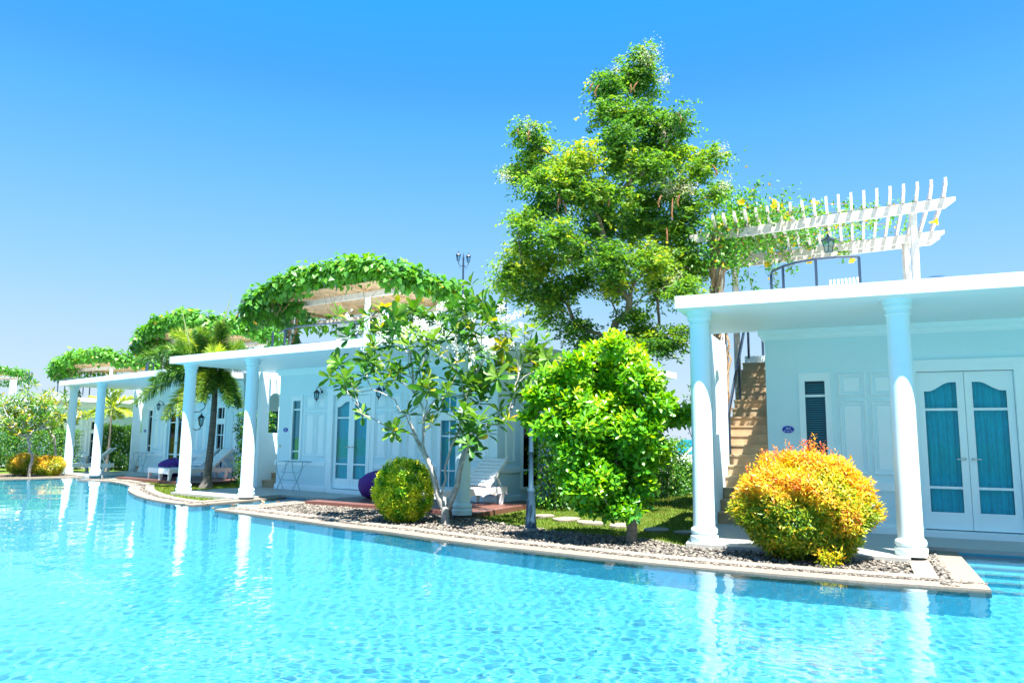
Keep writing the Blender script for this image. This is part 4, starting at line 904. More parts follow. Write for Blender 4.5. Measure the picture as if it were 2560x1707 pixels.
# tall tree between the villas
TL = [(770, 90, 62, 55), (580, 220, 70, 75), (700, 160, 60, 60), (760, 220, 85, 85), (590, 350, 75, 75), (730, 370, 85, 85), (850, 400, 75, 75), (930, 400, 55, 65), (640, 470, 85, 75), (800, 500, 115, 85), (640, 580, 100, 95), (800, 620, 115, 85), (930, 560, 75, 65),
 (1040, 640, 65, 45), (1100, 560, 60, 50), (190, 450, 55, 55), (240, 520, 55, 55), (210, 600, 50, 55), (140, 640, 55, 65), (250, 680, 75, 55), (360, 620, 85, 65), (450, 570, 85, 80), (400, 700, 105, 75), (280, 800, 85, 65), (180, 880, 65, 55), (480, 760, 85, 65),
 (600, 760, 115, 85), (760, 770, 115, 75), (900, 730, 105, 75), (980, 800, 65, 85), (560, 900, 140, 110), (750, 900, 140, 110), (920, 920, 130, 105), (330, 950, 110, 75), (180, 1020, 85, 55), (130, 1120, 80, 60), (260, 1100, 110, 85), (430, 1050, 110, 85), (600, 1080, 120, 85), (780, 1080, 120, 85),
 (950, 1070, 110, 95), (1030, 1120, 55, 55), (100, 1190, 60, 45), (220, 1230, 90, 65), (340, 1230, 90, 65), (850, 1200, 110, 80), (960, 1220, 75, 55), (300, 1330, 80, 65), (440, 1400, 70, 50), (500, 1480, 55, 35), (720, 1350, 70, 50), (780, 1440, 65, 50), (850, 1490, 75, 45), (700, 1500, 75, 45), (930, 1440, 35, 60), (620, 1200, 80, 50), (450, 1180, 90, 50), (1120, 750, 55, 50)]
TY = 14.5; r = empty('tall_tree', tuple(at_y(1522, 1300, TY).xy) + (-.06,), 0, 'tall airy tree with feathery leaves and hanging brown pods, rising between the villas', 'tree')
off = np.array(r.location); lob = []; tips = []
for cx, cy, rx, ry in TL:
    w = 1.3 * math.exp(-((cy - 1000) / 700) ** 2); dy = rnd.uniform(-w, w); L = px_lobe(1220 + cx / 1.96, 100 + cy / 1.96, rx / 1.96, ry / 1.96, TY, 0, 0)
    L = (L[0] * (1 + dy / TY), TY + dy, EYE + (L[2] - EYE) * (1 + dy / TY), L[3], max(.35, L[3] * .9), L[5]); lob.append(tuple(np.array(L) - np.array([*off, 0, 0, 0]))); tips.append(lob[-1][:3])
fk = at_y(1522, 845, TY) - Vector(off)
path0 = [Vector((0, 0, 0)).lerp(fk, i / 14) + Vector((.04 * math.sin(i), .03 * math.cos(i * 1.3), 0)) for i in range(15)]
ex = []
for l in lob:
    for _ in range(2): u = unit(1)[0]; ex.append((l[0] + u[0] * l[3] * .6, l[1] + u[1] * l[4] * .6, l[2] + u[2] * l[5] * .6))
mb, nodes, ends, par = grow(None, tips + ex, .22, .6, .07, .9, (.0078, .48), path0)
mb.build('trunk', M['bark_big'], r, True)
nc = 7400; P0, U0, li = blob_pts([(*l[:3], l[3] * 1.12, l[4] * 1.1, l[5] * 1.16) for l in lob], nc, .05); P0 = P0 + RNG.normal(size=P0.shape) * .07; k = 13
C_ = np.repeat(P0, k, 0); A_ = np.repeat(unit(nc) * [1, 1, .35] + [0, 0, -.25], k, 0); tt = np.tile(np.linspace(0, 1, k), nc); sd = np.tile(np.where(np.arange(k) % 2 == 0, 1, -1), nc); B_ = np.cross(A_, [0, 0, 1.]); B_ /= np.linalg.norm(B_, axis=1, keepdims=True) + 1e-9
P = C_ + A_ * (tt * .34)[:, None] + RNG.normal(size=C_.shape) * .025; n = len(P); D = B_ * sd[:, None] + A_ * .5 + RNG.normal(size=(n, 3)) * .3 + [0, 0, -.3]
lt = np.array([rnd.gauss(.42, .10) for _ in lob]); t = np.repeat(lt[li] + .06 + RNG.normal(size=nc) * .12, k) + RNG.normal(size=n) * .12 + np.repeat(np.where(RNG.random(nc) < .05, .35, 0), k)
leaves('crown', P, D, unit(n, 1.3), RNG.uniform(.06, .11, n), RNG.uniform(.032, .052, n), t, 'quad', M['leaf_tree'], r)
bp = []
for cx, cy, sp, k in ((790, 75, 45, 380), (860, 190, 22, 120), (620, 150, 25, 120), (900, 420, 40, 260), (965, 430, 22, 160), (865, 470, 25, 120), (880, 700, 50, 420), (990, 730, 28, 160), (1150, 540, 25, 120), (1165, 710, 22, 120), (80, 660, 28, 160), (200, 420, 28, 120), (920, 1190, 40, 340), (60, 1110, 22, 110), (880, 720, 30, 150), (500, 820, 20, 70)):
    c = at_y(1220 + cx / 1.96, 100 + cy / 1.96, TY - .5); bp.append(np.array([c.x, TY - .5, c.z]) - off + RNG.normal(size=(k, 3)) * sp * .7 / 1.96 * TY / FPX * np.array([1, 1.2, 1.1]))
P = np.concatenate(bp); n = len(P); leaves('blossoms', P, unit(n) + [0, 0, -.3], unit(n), RNG.uniform(.025, .05, n), RNG.uniform(.010, .018, n), RNG.random(n), 'quad', M['petal_cream'], r)
pd = MB()
for cx, cy, L in ((455, 700, 90), (395, 650, 100), (350, 800, 90), (360, 820, 70), (340, 780, 60), (850, 790, 60), (905, 830, 110), (875, 960, 80), (945, 780, 70), (545, 250, 60), (515, 230, 40), (600, 790, 50), (735, 230, 50), (1097, 640, 60), (925, 380, 50), (700, 240, 50), (200, 470, 50), (145, 450, 30), (960, 1200, 50)):
    c = at_y(1220 + cx / 1.96, 100 + (cy - L / 2) / 1.96, TY - .95); l = L / 1.96 * TY / FPX; c = Vector((c.x, TY - .95, c.z)) - Vector(off); b = rnd.uniform(-.06, .06)
    pd = MB(); pd.tube([c, c + Vector((b, 0, -l * .35)), c + Vector((b * 1.6, .02, -l * .7)), c + Vector((b, .03, -l))], [.006, .017, .017, .005], 5); pd.build('seed_pod', M['pod'], r)

# big bright green shrub
def lobes_from(L, Y, depth, off, ox, oy, sc, squash=1.):
    out = []; cxm = sum(l[0] for l in L) / len(L); wd = max(abs(l[0] - cxm) for l in L) + 1
    for cx, cy, rx, ry in L:
        w = depth * math.sqrt(max(.05, 1 - ((cx - cxm) / wd) ** 2)); dy = rnd.uniform(-w, w * .7); c = at_y(ox + cx / sc, oy + cy / sc, Y + dy); k = (Y + dy) / FPX
        out.append((c.x - off[0], Y + dy - off[1], c.z - off[2], rx / sc * k, rx / sc * k, ry / sc * k))
    return out
SL = [(870, 170, 80, 75), (760, 240, 120, 85), (980, 260, 120, 100), (620, 300, 110, 75), (480, 380, 110, 80), (800, 400, 190, 120), (1050, 400, 140, 105), (1150, 430, 60, 55), (400, 500, 110, 80), (330, 640, 65, 50), (460, 700, 110, 90), (650, 560, 170, 130), (900, 600, 190, 140), (1150, 560, 110, 95), (1250, 620, 95, 75), (1340, 620, 45, 60),
 (640, 800, 160, 120), (850, 850, 170, 140), (1050, 820, 140, 110), (1160, 870, 70, 75), (720, 1000, 150, 100), (900, 1050, 160, 110), (1060, 950, 90, 80), (660, 950, 90, 70), (800, 1160, 110, 70), (920, 1160, 110, 80), (780, 1220, 70, 45), (1000, 1160, 50, 50), (860, 130, 40, 40), (1220, 540, 50, 60), (690, 1120, 60, 60)]
sy = 10.25; off = Vector((at_y(1577, 1350, sy).x, sy, -.06)); r = empty('green_shrub', tuple(off), 0, 'large bright green round shrub with paddle leaves between the garden lamp and right column', 'shrub')
lob = lobes_from(SL + [(x, y, 120, 100) for x, y in ((700, 700), (850, 720), (1000, 720), (560, 700), (620, 880), (760, 900), (980, 980), (820, 1060), (700, 1080), (1060, 700), (900, 480), (560, 480), (1100, 860))] + [(640, 1110, 90, 80), (700, 1190, 85, 60), (570, 1000, 80, 90), (1080, 1080, 60, 80), (860, 1250, 90, 45), (980, 1245, 60, 45), (1080, 1180, 45, 50), (760, 1120, 100, 90)], sy, .55, off, 1200, 800, 2.613)
nw = 5000; P0, U0, li = blob_pts(lob, nw, .35); keep = P0[:, 2] > .08; P0, U0, li = P0[keep], U0[keep], li[keep]; nw = len(P0)
tips = [tuple(p) for p in P0[::28]]; mb, *_ = grow((0, 0, 0), tips, .12, .5, .10, .7, (.0042, .55), [Vector((0, 0, z)) + Vector((.02 * math.sin(z * 9), 0, 0)) for z in np.linspace(0, .42, 6)]); mb.build('trunk', M['bark_shrub'], r, True)
def whorls(P0, U0, kk, L0, L1, wr, up, lift=.25, tint=.5, tv=.12, lv=None):
    n0 = len(P0); ax = U0 * (1 - up) + np.array([0, 0, up]) + RNG.normal(size=U0.shape) * .25; ax /= np.linalg.norm(ax, axis=1, keepdims=True); e1 = np.cross(ax, RNG.normal(size=ax.shape)); e1 /= np.linalg.norm(e1, axis=1, keepdims=True); e2 = np.cross(ax, e1)
    an = np.tile(np.arange(kk) * 2.4, n0) + np.repeat(RNG.random(n0) * 6.28, kk); el = np.tile(np.linspace(-.35, .9, kk), n0) + RNG.normal(size=n0 * kk) * .15
    A, E1, E2 = [np.repeat(q, kk, 0) for q in (ax, e1, e2)]; rad = E1 * np.cos(an)[:, None] + E2 * np.sin(an)[:, None]; D = rad * np.cos(el)[:, None] + A * np.sin(el)[:, None]; N = A * np.cos(el)[:, None] - rad * np.sin(el)[:, None]
    n = n0 * kk; L = RNG.uniform(L0, L1, n) * np.repeat(RNG.uniform(.8, 1.15, n0), kk); P = np.repeat(P0, kk, 0) + A * (np.tile(np.linspace(-.04, .02, kk), n0))[:, None]
    t = np.repeat(tint + RNG.normal(size=n0) * tv, kk) + RNG.normal(size=n) * .08 + np.tile(np.linspace(-.05, .12, kk), n0); return P, D, N, L, L * wr, t
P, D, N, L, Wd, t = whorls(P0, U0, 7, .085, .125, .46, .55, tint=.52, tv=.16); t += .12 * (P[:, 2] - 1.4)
leaves('foliage', P, D, N, L, Wd, t, 'obov', M['leaf_shrub'], r)

# plumeria in bloom
fy = 12.13; off = Vector((-1.03, fy, -.06)); r = empty('plumeria_tree', tuple(off), 0, 'plumeria with two pale mottled trunks and white flower clusters in the pebble bed', 'tree')
TP = [(50, 800), (110, 1040), (190, 1040), (270, 1300), (590, 1480), (340, 290), (470, 230), (620, 210), (700, 240), (390, 620), (450, 420), (570, 570), (520, 330), (640, 860), (600, 940), (760, 600), (850, 460), (830, 300), (740, 1290), (950, 950), (880, 830), (1010, 540), (1130, 520), (1240, 900), (1190, 790), (1100, 1140), (960, 1050), (1250, 200), (1330, 290), (1470, 200), (1530, 300), (1400, 700),
 (1440, 850), (1580, 900), (1600, 330), (1720, 380), (1940, 470), (2080, 700), (2120, 820), (1900, 800), (1850, 1100), (1690, 1400), (1270, 1370), (1420, 1500), (1330, 1560), (1560, 1000), (1480, 1180), (1650, 450), (1350, 1100), (700, 480), (1060, 700), (1240, 480), (1560, 700), (1720, 620), (1800, 500), (930, 620), (330, 760), (1420, 480), (1090, 400), (960, 330), (1740, 760), (1640, 820)]
FLW = [(120, 280, 1), (240, 440, 1), (900, 380, 4), (1040, 410, 4), (840, 360, 3), (1310, 640, 4), (1240, 640, 4), (1580, 640, 5), (1390, 690, 3), (1690, 215, 3), (1740, 320, 3), (1840, 300, 2), (1870, 350, 2), (1890, 600, 3), (1300, 150, 2), (1410, 310, 3), (1040, 690, 3), (650, 570, 3), (280, 600, 2), (480, 290, 2), (1320, 1420, 2), (880, 1270, 1), (480, 490, 3), (1090, 190, 2), (720, 430, 2), (940, 440, 3)]
tips = []; 
for cx, cy in TP: dy = rnd.uniform(-.85, .85); p = at_y(840 + cx / 4.127, 720 + cy / 4.127, fy + dy); tips.append(Vector((p.x, fy + dy, p.z)) - off)
def c3p(u, v, dy=0): p = at_y(800 + u / 2.958, 820 + v / 2.958, fy + dy); return Vector((p.x, fy + dy, p.z)) - off
mbt = MB()
left = [c3p(*q) for q in ((905, 1320), (870, 1230), (850, 1130), (825, 1040), (790, 960), (740, 880), (700, 790), (670, 710))]; right = [c3p(*q, .05) for q in ((945, 1330), (985, 1240), (1015, 1160), (1030, 1060), (1055, 960), (1080, 900))]
mbt.tube([(0, 0, 0), c3p(925, 1400), c3p(925, 1330)], [.072, .066, .060], 12); mbt.tube([c3p(925, 1340)] + left, [.05, .05, .047, .046, .043, .038, .034, .03, .026], 10); mbt.tube([c3p(925, 1340)] + right, [.05, .052, .05, .048, .045, .042, .038], 10)
trr = [t for t in tips if (t.x > .15 and t.z < 1.75) or t.x > 1.0]; tl = [t for t in tips if t not in trr]
mb, *_ = grow(None, tl, .16, .9, .08, 1.5, (.0078, .33), left); mbt.add(mb.v, mb.f); mb, *_ = grow(None, trr, .16, .9, .08, 1.5, (.0078, .33), right); mbt.add(mb.v, mb.f)
mbt.build('trunk', M['bark_pale'], r, True)
P0 = np.array([tuple(t) for t in tips]); U0 = P0 - [0, 0, 1.2]; U0 /= np.linalg.norm(U0, axis=1, keepdims=True)
jit = P0[RNG.integers(0, len(P0), 90)] + RNG.normal(size=(90, 3)) * .2; P0 = np.concatenate([P0, jit]); U0 = np.concatenate([U0, unit(90, .6)])
P, D, N, L, Wd, t = whorls(P0, U0, 11, .16, .27, .42, .55, tint=.60, tv=.13); t[RNG.random(len(t)) < .01] = 1
leaves('foliage', P, D, N, L, Wd, t, 'spat', M['leaf_plum'], r)
fp = []
for cx, cy, k in FLW:
    p = at_y(840 + cx / 4.127, 720 + cy / 4.127, fy - .55); c = np.array([p.x, fy - .55, p.z]) - np.array(off); fp.append(c + RNG.normal(size=(k * 4, 3)) * .022 * math.sqrt(k) * 1.3)
F0 = np.concatenate(fp); P, D, N, L, Wd, t = whorls(F0, unit(len(F0), .6) + [0, -.8, 0], 5, .032, .042, .62, .25)
leaves('blossoms', P, D, N, L, Wd, np.clip(RNG.normal(size=len(P)) * .3, 0, 1), 'obov', M['petal_white'], r)

# round clipped bushes
def bush(name, c, R, label, group, mat, n, L, wr, tf, lumps=0, whorl=5, base=True, up=.5, stem='bark_shrub'):
    r = empty(name, (c[0], c[1], c[2]), 0, label, 'bush', group); rx, ry, rz = R
    u = unit(n); rr = .80 + .24 * RNG.random(n) ** .6; g = 1 + lumps * (np.sin(u[:, 0] * 5 + u[:, 2] * 4) * np.sin(u[:, 1] * 6 + 1) + .6 * np.sin(u[:, 0] * 11 + 2) * np.sin(u[:, 2] * 9))
    P0 = u * (rr * g)[:, None] * [rx, ry, rz] + [0, 0, rz * .98]; k = P0[:, 2] > .04; P0, u = P0[k], u[k]
    n2 = len(P0) // 6; q = unit(n2) * (RNG.random(n2) ** .5 * .75)[:, None] * [rx, ry, rz] + [0, 0, rz * .98]; P0 = np.concatenate([P0, q]); u = np.concatenate([u, unit(n2)])
    P, D, N, Ls, Wd, t = whorls(P0, u, whorl, L * .7, L * 1.2, wr, up); t = tf(P, np.repeat(np.linalg.norm((P0 - [0, 0, rz]) / [rx, ry, rz], axis=1), whorl)) + RNG.normal(size=len(P)) * .12
    leaves('foliage', P, D, N, Ls, Wd, t, 'oval' if n < 3000 else 'lance', M[mat], r)
    mb, *_ = grow((0, 0, 0), [tuple(p) for p in P0[:36] * [.75, .75, .8]], .12, .4, .1, .6, (.006, .5)); mb.build('stem', M[stem], r, True); return r
def t_yellow(P, d): return .50 + .36 * np.sin(P[:, 0] * 13 + np.sin(P[:, 2] * 9) * 2) * np.sin(P[:, 2] * 11 + P[:, 1] * 9) + .18 * (RNG.random(len(P)) < .45) + .12 * (d - .9)
bush('round_bush', (-1.74, 12.40, -.05), (.47, .45, .50), 'round yellow and green variegated bush in front of the purple beanbag', None, 'leaf_yellow', 2600, .055, .40, t_yellow, .03)
def t_orange(P, d): z = P[:, 2] / P[:, 2].max(); return .10 + .42 * z + .55 * (d - .85) + .16 * np.sin(P[:, 0] * 7 + P[:, 1] * 5) * np.sin(P[:, 2] * 8 + 1) + .30 * (RNG.random(len(P)) < .12)
bush('orange_bush', (3.42, 8.92, -.05), (.73, .66, .60), 'big round orange-tipped bush beside the pool in front of the stone stair', 'orange-leaved bushes near the pool', 'leaf_orange', 8600, .060, .34, t_orange, .12)
ob_ = bpy.data.objects['orange_bush']; P0 = []
for dx, dy, h in ((.20, .1, .20), (.12, .05, .14), (.27, .0, .13), (.02, 0, .12), (-.10, .1, .10), (-.42, .1, .10), (-.3, 0, .09), (.42, .1, .09), (.55, .0, .08), (-.62, 0, .06)):
    zt = .62 * (.98 + math.sqrt(max(0, 1 - (dx / .8) ** 2)) * 1.0); a = Vector((dx * .9, dy, zt - .15)); b = Vector((dx, dy, zt + h)); sh = MB(); sh.tube([a, (a + b) / 2 + Vector((.01, 0, 0)), b], .004, 4); sh.build('shoot', M['bark_shrub'], ob_)
    for q in range(9): P0.append(tuple(a.lerp(b, .45 + .55 * q / 8) + Vector((rnd.gauss(0, .015), rnd.gauss(0, .015), 0))))
P0 = np.array(P0); P, D, N, L, Wd, t = whorls(P0, unit(len(P0), 1.5), 4, .035, .06, .34, .6, tint=.8, tv=.12); leaves('shoot_leaves', P, D, N, L, Wd, t, 'lance', M['leaf_orange'], ob_)
P0 = np.array([(.0 + rnd.gauss(0, .07), -.66 + rnd.gauss(0, .04), .10 + rnd.gauss(0, .05)) for _ in range(60)]); P, D, N, L, Wd, t = whorls(P0, unit(60, .3), 4, .04, .07, .34, .5, tint=.35, tv=.12); leaves('low_foliage', P, D, N, L, Wd, t, 'lance', M['leaf_orange'], ob_)
bush('orange_bush', (-16.35, 25.5, -.06), (.50, .45, .36), 'small low orange bush at the foot of the leftmost plumeria', 'orange-leaved bushes near the pool', 'leaf_orange', 1500, .055, .36, t_orange, .04)
bush('orange_bush', (-15.35, 25.2, -.06), (.50, .45, .33), 'small low orange bush just left of the twin far columns', 'orange-leaved bushes near the pool', 'leaf_orange', 1500, .055, .36, t_orange, .04)

# hedges
def hedge(p0, p1, w, h, label, n, z0=-.06):
    p0 = Vector(p0); p1 = Vector(p1); d = p1 - p0; L = d.length; r = empty('hedge', (p0.x, p0.y, z0), math.atan2(d.y, d.x), label, 'hedge', 'clipped green hedges between the villas')
    u = RNG.random(n) * L; face = RNG.random(n); v = RNG.uniform(-w / 2, w / 2, n); z = RNG.random(n) * h
    side = face < .45; end = (face > .45) & (face < .55); top = face > .7; bk = (face >= .55) & (face <= .7)
    v = np.where(side, -w / 2, np.where(bk, w / 2, v)); u = np.where(end, np.where(RNG.random(n) < .5, 0, L), u); z = np.where(top, h, z)
    P = np.stack([u, v, z], 1); bulge = .05 * np.sin(u * 5 + z * 4) + .04 * np.sin(u * 11 + 2) * np.sin(z * 9); P += RNG.normal(size=P.shape) * .045; P[:, 1] += np.where(side, -bulge, 0); P[:, 2] += np.where(top, bulge, 0); P[:, 2] = np.maximum(P[:, 2], .03)
    Nn = np.stack([np.where(end, 0, 0), np.where(side, -1., np.where(bk, 1., 0)), np.where(top, 1., .4)], 1) + unit(n) * .7
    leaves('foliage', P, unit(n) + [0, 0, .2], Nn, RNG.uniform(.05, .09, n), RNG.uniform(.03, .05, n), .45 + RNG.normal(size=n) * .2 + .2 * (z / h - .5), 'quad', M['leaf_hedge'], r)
    m = MB(); k = int(L / .35) + 2
    for i in range(k):
        for vv_ in (-w * .25, w * .25): x = L * (i + .5) / k; m.tube([(x, vv_, 0), (x + rnd.gauss(0, .06), vv_, h * .4), (x + rnd.gauss(0, .12), vv_ * 1.3, h * .85)], [.018, .012, .005], 5)
    m.build('stem', M['bark_shrub'], r)
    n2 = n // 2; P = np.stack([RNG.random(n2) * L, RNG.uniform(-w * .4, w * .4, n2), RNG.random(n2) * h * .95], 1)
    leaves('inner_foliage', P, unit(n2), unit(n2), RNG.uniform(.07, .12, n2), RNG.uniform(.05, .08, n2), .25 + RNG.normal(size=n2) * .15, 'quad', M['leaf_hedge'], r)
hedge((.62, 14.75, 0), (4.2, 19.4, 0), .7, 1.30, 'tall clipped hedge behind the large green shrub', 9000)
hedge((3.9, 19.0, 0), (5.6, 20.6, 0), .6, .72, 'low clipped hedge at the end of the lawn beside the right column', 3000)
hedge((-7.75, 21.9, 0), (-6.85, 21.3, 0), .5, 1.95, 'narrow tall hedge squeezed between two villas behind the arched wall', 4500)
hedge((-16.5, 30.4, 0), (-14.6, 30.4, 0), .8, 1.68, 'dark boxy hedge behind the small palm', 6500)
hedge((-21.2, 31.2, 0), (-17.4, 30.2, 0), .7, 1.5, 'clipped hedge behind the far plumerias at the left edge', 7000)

# foxtail palm
def palm(name, base, top, tips, n_leaf, LL, label, cat, rad, spread, cs, wd=.02, sag=.5, tint=.5):
    r = empty(name, tuple(base), 0, label, cat); base = Vector(base); top = Vector(top) - base; m = MB(); K = 26; pts = [Vector((0, 0, 0)).lerp(top, i / K) + Vector((.06 * math.sin(i / K * 2.4) * top.length / 3, 0, 0)) for i in range(K + 1)]
    m.tube(pts, [rad * (1.9 if i == 0 else 1.45 if i == 1 else 1.15 if i == 2 else 1 - .35 * i / K) * (1 + .03 * (i % 2)) for i in range(K + 1)], 12); m.build('trunk', M['bark_palm'], r, True)
    top = pts[-1]; m = MB(); m.tube([top - Vector((0, 0, .05)), top + Vector((0, 0, cs * .5)), top + Vector((0, 0, cs))], [rad * .8, rad * .7, rad * .3], 10); m.build('crownshaft', M['crownshaft'], r, True)
    c = top + Vector((0, 0, cs)); rch = MB(); P = []; D = []; N = []; Ls = []; T = []
    for q, tp in enumerate(tips):
        e = Vector(tp) - base; d = e - c; hz = Vector((d.x, d.y, 0)); L = d.length; mid = c + d * .45 + Vector((0, 0, L * sag * .55)); pr = []
        for i in range(17): s_ = i / 16; pr.append(c * (1 - s_) ** 2 + mid * 2 * s_ * (1 - s_) + e * s_ ** 2)
        rch.tube(pr, [.016 * (1 - .8 * i / 16) + .003 for i in range(17)], 5); tn = rnd.gauss(tint, .13)
        for i in range(n_leaf):
            s_ = .10 + .90 * (i + rnd.random()) / n_leaf; x = s_ * 16; j = min(15, int(x)); p = pr[j].lerp(pr[j + 1], x - j); ax = (pr[j + 1] - pr[j]).normalized(); sd = ax.cross(Vector((0, 0, 1))); sd = sd.normalized() if sd.length > .01 else Vector((1, 0, 0)); upv = sd.cross(ax)
            a = (rnd.random() * 2 * PI) if spread else (rnd.choice([0, PI]) + rnd.gauss(.25, .12) * 1); 
            if not spread: a = .25 + rnd.gauss(0, .12) if rnd.random() < .5 else PI - .25 + rnd.gauss(0, .12)
            rd = sd * math.cos(a) + upv * math.sin(a); dd = rd * .9 + ax * .65 + Vector((0, 0, -.12)); P.append(p); D.append(dd); N.append(upv + rd * .1 if not spread else ax.cross(rd) + Vector((rnd.gauss(0, .4), rnd.gauss(0, .4), .3))); Ls.append(LL * (math.sin(PI * (.12 + .80 * s_)) ** .7) * rnd.uniform(.8, 1.1)); T.append(tn + rnd.gauss(0, .12) + .15 * upv.dot(rd))
    rch.build('frond_stalk', M['crownshaft'], r); Ls = np.array(Ls)
    leaves('fronds', [tuple(p) for p in P], [tuple(p) for p in D], [tuple(p) for p in N], Ls, wd * (.8 + .4 * RNG.random(len(Ls))), np.array(T), 'lance', M['leaf_palm'], r); return r
M['crownshaft'] = paint('palm_crownshaft', (.22, .28, .10), .5, .1, 6)
_y = 20.3
def pw_(x, z, dy): return (x * (1 + dy / _y), _y + dy, EYE + (z - EYE) * (1 + dy / _y))
tips = [pw_(*q) for q in ((-10.2, 3.35, .3), (-10.15, 2.15, -.3), (-9.75, 2.75, -.9), (-9.35, 1.75, -.5), (-8.95, 1.85, -1.0), (-9.6, 3.6, -.9), (-9.3, 4.05, .6), (-8.6, 4.15, -.8), (-7.95, 4.35, -.3), (-7.35, 3.75, .4), (-7.3, 3.2, -.9), (-7.35, 2.1, .2), (-7.6, 2.15, -.6), (-8.1, 3.5, -1.6), (-8.9, 3.2, 1.4), (-7.8, 3.4, 1.5), (-8.35, 2.25, -.9))]
palm('foxtail_palm', (-8.12, 20.3, -.07), (-8.07, 20.3, 2.72), tips, 620, .40, 'foxtail palm with bushy drooping fronds standing behind the middle villa\'s left columns', 'palm', .105, True, .35, .018)
sp = MB(); a = at_y(480, 885, 20.0); b = at_y(452, 765, 20.0); sp.tube([Vector((a.x, 20., a.z - .6)), Vector((a.x, 20., a.z)), Vector((b.x, 20., b.z))], [.035, .03, .008], 6); a = at_y(560, 800, 20.3); b = at_y(581, 732, 20.3); sp.tube([(a.x, 20.3, a.z - .3), (a.x, 20.3, a.z), (b.x, 20.3, b.z)], [.02, .018, .006], 6)
sp.v = [(p[0] + 8.12, p[1] - 20.3, p[2] + .07) for p in sp.v]; pm_ = bpy.data.objects['foxtail_palm']; sp.build('spear_leaf', M['crownshaft'], pm_)
_y = 29.4
tips = [pw_(*q) for q in ((-16.6, 1.95, 0), (-16.35, 2.75, .4), (-15.85, 3.2, -.3), (-15.3, 3.15, .3), (-14.8, 2.75, 0), (-14.9, 2.05, -.4), (-15.4, 1.95, .5), (-16.1, 2.0, -.5))]
palm('small_palm', (-15.68, 29.4, -.07), (-15.66, 29.4, 2.1), tips, 64, .50, 'small slender palm with yellow-green fronds in front of the dark boxy hedge', 'palm', .055, False, .18, .055, .5, .85)

# far plumerias
def small_plum(base, crown, n, label, seed):
    r = empty('plumeria_tree', tuple(base), 0, label, 'tree', 'far plumerias at the left'); st_ = random.Random(seed); tips = []
    cx, cz, rx, rz = crown
    for _ in range(n): u = unit(1)[0]; tips.append(((cx - base[0]) + u[0] * rx * st_.uniform(.4, 1), u[1] * rx * .8, cz - base[2] + u[2] * rz * st_.uniform(.5, 1)))
    mb, *_ = grow((0, 0, 0), tips, .16, .5, .14, .55, (.010, .38), [(0, 0, 0), (.0, 0, .2), (.02, 0, .36)]); mb.build('trunk', M['bark_pale'], r, True)
    P0 = np.array(tips); P0 = np.concatenate([P0, P0 + RNG.normal(size=P0.shape) * .14]); U0 = unit(len(P0), .8); P, D, N, L, Wd, t = whorls(P0, U0, 11, .13, .24, .34, .6, tint=.72, tv=.14)
    t[RNG.random(len(t)) < .04] = 1; leaves('foliage', P, D, N, L, Wd, t, 'obov', M['leaf_plum'], r)
    F0 = P0[RNG.integers(0, len(P0), max(6, n // 2))]; F0 = np.repeat(F0, 7, 0) + RNG.normal(size=(len(F0) * 7, 3)) * .06 + [0, -.08, .08]; P, D, N, L, Wd, t = whorls(F0, unit(len(F0), .5), 5, .04, .05, .62, .3); leaves('blossoms', P, D, N, L, Wd, t * 0, 'obov', M['petal_white'], r)
small_plum((-15.64, 24.7, -.06), (-16.0, 1.95, 1.05, .75), 60, 'forked pale-barked plumeria between the two low orange bushes', 5)
small_plum((-16.6, 27.6, -.06), (-16.6, 2.1, .95, .8), 44, 'plumeria with yellowing leaves just left of the twin far columns', 6)
small_plum((-18.9, 27.5, -.06), (-18.7, 2.0, 1.0, .7), 34, 'leafy plumeria cut off by the left edge of the view', 7)

# stepping stones in the lawn
for i, (x, y, s_) in enumerate(((.57, 13.5, .26), (.95, 13.0, .30), (1.31, 12.5, .28), (1.78, 12.15, .30), (2.2, 11.6, .26), (2.6, 11.3, .22), (-7.2, 20.9, .26))):
    m = MB(); n = 11; pl = [(s_ * (1 + .12 * math.sin(a * 2 + i) + rnd.gauss(0, .05)) * math.cos(a), s_ * .75 * (1 + rnd.gauss(0, .05)) * math.sin(a)) for a in [2 * PI * k / n for k in range(n)]]; m.prism(pl, 0, .035)
    SL_ = ('farthest pale stepping stone, left behind the large green shrub', 'second farthest stepping stone, next to the garden lamp side of the shrub', 'middle stepping stone glimpsed under the green shrub', 'stepping stone just behind the green shrub trunk', 'stepping stone right of the green shrub trunk', 'nearest stepping stone, beside the left column of the right villa', 'pale stepping stone in the lawn beside the foxtail palm')
    o = m.build('stepping_stone', M['kerb'], None, False, (x, y, -.066)); o.rotation_euler = (0, 0, rnd.random() * 3); tag(o, SL_[i], 'stepping stone', 'stepping stones across the lawn')
# fallen leaves on the kerb of the middle villa
for i, (u, w) in enumerate(((1660, 705), (2070, 685), (2140, 660), (2300, 655), (1400, 745))):
    p = on_z(280 + u / 5.6, 1140 + w / 5.6, -.03); o = leaves('dry_leaf', [(0, 0, .012)], [(1, .3, .35)], [(0, .2, 1)], .13, .06, np.array([.9]), 'oval', M['pod']); o.location = (p.x, p.y, -.03); o.rotation_euler = (rnd.uniform(-.3, .3), 0, rnd.random() * 6); tag(o, ('curled pale fallen leaf nearest the tip of the coping by the inlet', 'brown fallen leaf upright on the coping across from the column base', 'large brown fallen leaf midway along the inlet coping', 'brown fallen leaf on the inlet coping closest to the terrace', 'pale fallen leaf floating at the pool edge off the coping tip')[i], 'leaf', 'fallen leaves on the coping')
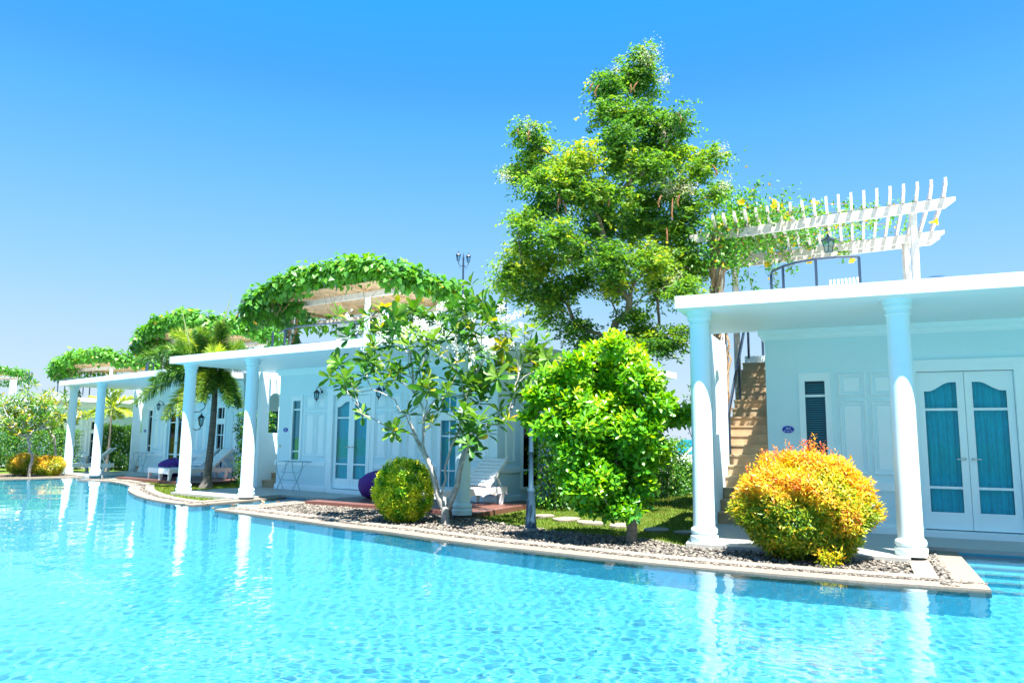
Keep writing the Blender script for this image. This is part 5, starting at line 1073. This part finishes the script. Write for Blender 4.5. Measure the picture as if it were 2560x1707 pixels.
# parked car and garden umbrella far behind the hedge
cy = 27.0; q = at_y(1722, 1160, cy); r = empty('parked_car', (q.x + .6, cy, -.06), .2, 'pale car parked beyond the low hedge, only its windscreen showing beside the column', 'car')
b = MB(); pr = [(-2.1, .25), (-2.15, .6), (-1.9, .78), (-1.15, .86), (-.55, 1.36), (.75, 1.40), (1.5, .95), (2.05, .88), (2.15, .5), (2.1, .25)]
xz(b, pr, -.82, .82); b.build('body', M['plastic'], r)
g = MB(); xz(g, [(-1.08, .88), (-.55, 1.31), (-.05, 1.33), (-.05, .88)], -.825, .825); xz(g, [(.02, .88), (.02, 1.33), (.72, 1.35), (1.3, .97), (1.3, .88)], -.825, .825); g.build('window', M['blind'], r)
ws = MB(); ws.add([(-1.13, -.7, .88), (-1.13, .7, .88), (-.57, .66, 1.36), (-.57, -.66, 1.36)], [(0, 1, 2, 3), (3, 2, 1, 0)]); ws.v = [(x - .02, y, z + .015) for x, y, z in ws.v]; ws.build('windscreen', M['blind'], r)
for x in (-1.35, 1.35):
    for y in (-.80, .62): w = MB(); w.lathe([(.30, 0), (.33, .03), (.33, .15), (.30, .18)], 20); w.v = [(p[0] + x, y + p[2], p[1] + .33) for p in w.v]; w.build('wheel', M['iron'], r, True)
q = at_y(1722, 1125, 28.5); r = empty('garden_umbrella', (q.x, 28.5, -.06), 0, 'small beige parasol beyond the low hedge, beside the right-hand column', 'umbrella')
m = MB(); m.lathe([(.75, 1.0), (.55, 1.16), (.25, 1.26), (.03, 1.31), (.02, 1.36)], 8); m.v = [(x, y, z) for x, y, z in m.v]; m.build('canopy', M['wood_white'], r); m = MB(); m.tube([(0, 0, 0), (0, 0, 1.28)], .025, 8); m.build('pole', M['metal'], r)
# twiggy sapling behind the right column
r = empty('sapling', (at_y(1735, 1000, 16.5).x + .2, 16.5, -.06), 0, 'thin sapling with sparse leaves behind the right-hand column', 'tree'); tips = [(rnd.uniform(-.45, .35), rnd.uniform(-.4, .4), rnd.uniform(1.6, 2.6)) for _ in range(26)]
mb, nodes, *_ = grow((0, 0, 0), tips, .12, .5, .12, .8, (.004, .45)); mb.build('trunk', M['bark_shrub'], r, True); P = np.repeat(np.array(tips), 9, 0) + RNG.normal(size=(26 * 9, 3)) * .07; n = len(P); leaves('foliage', P, unit(n), unit(n, 1), .06, .03, .6 + RNG.normal(size=n) * .2, 'oval', M['leaf_vine'], r)
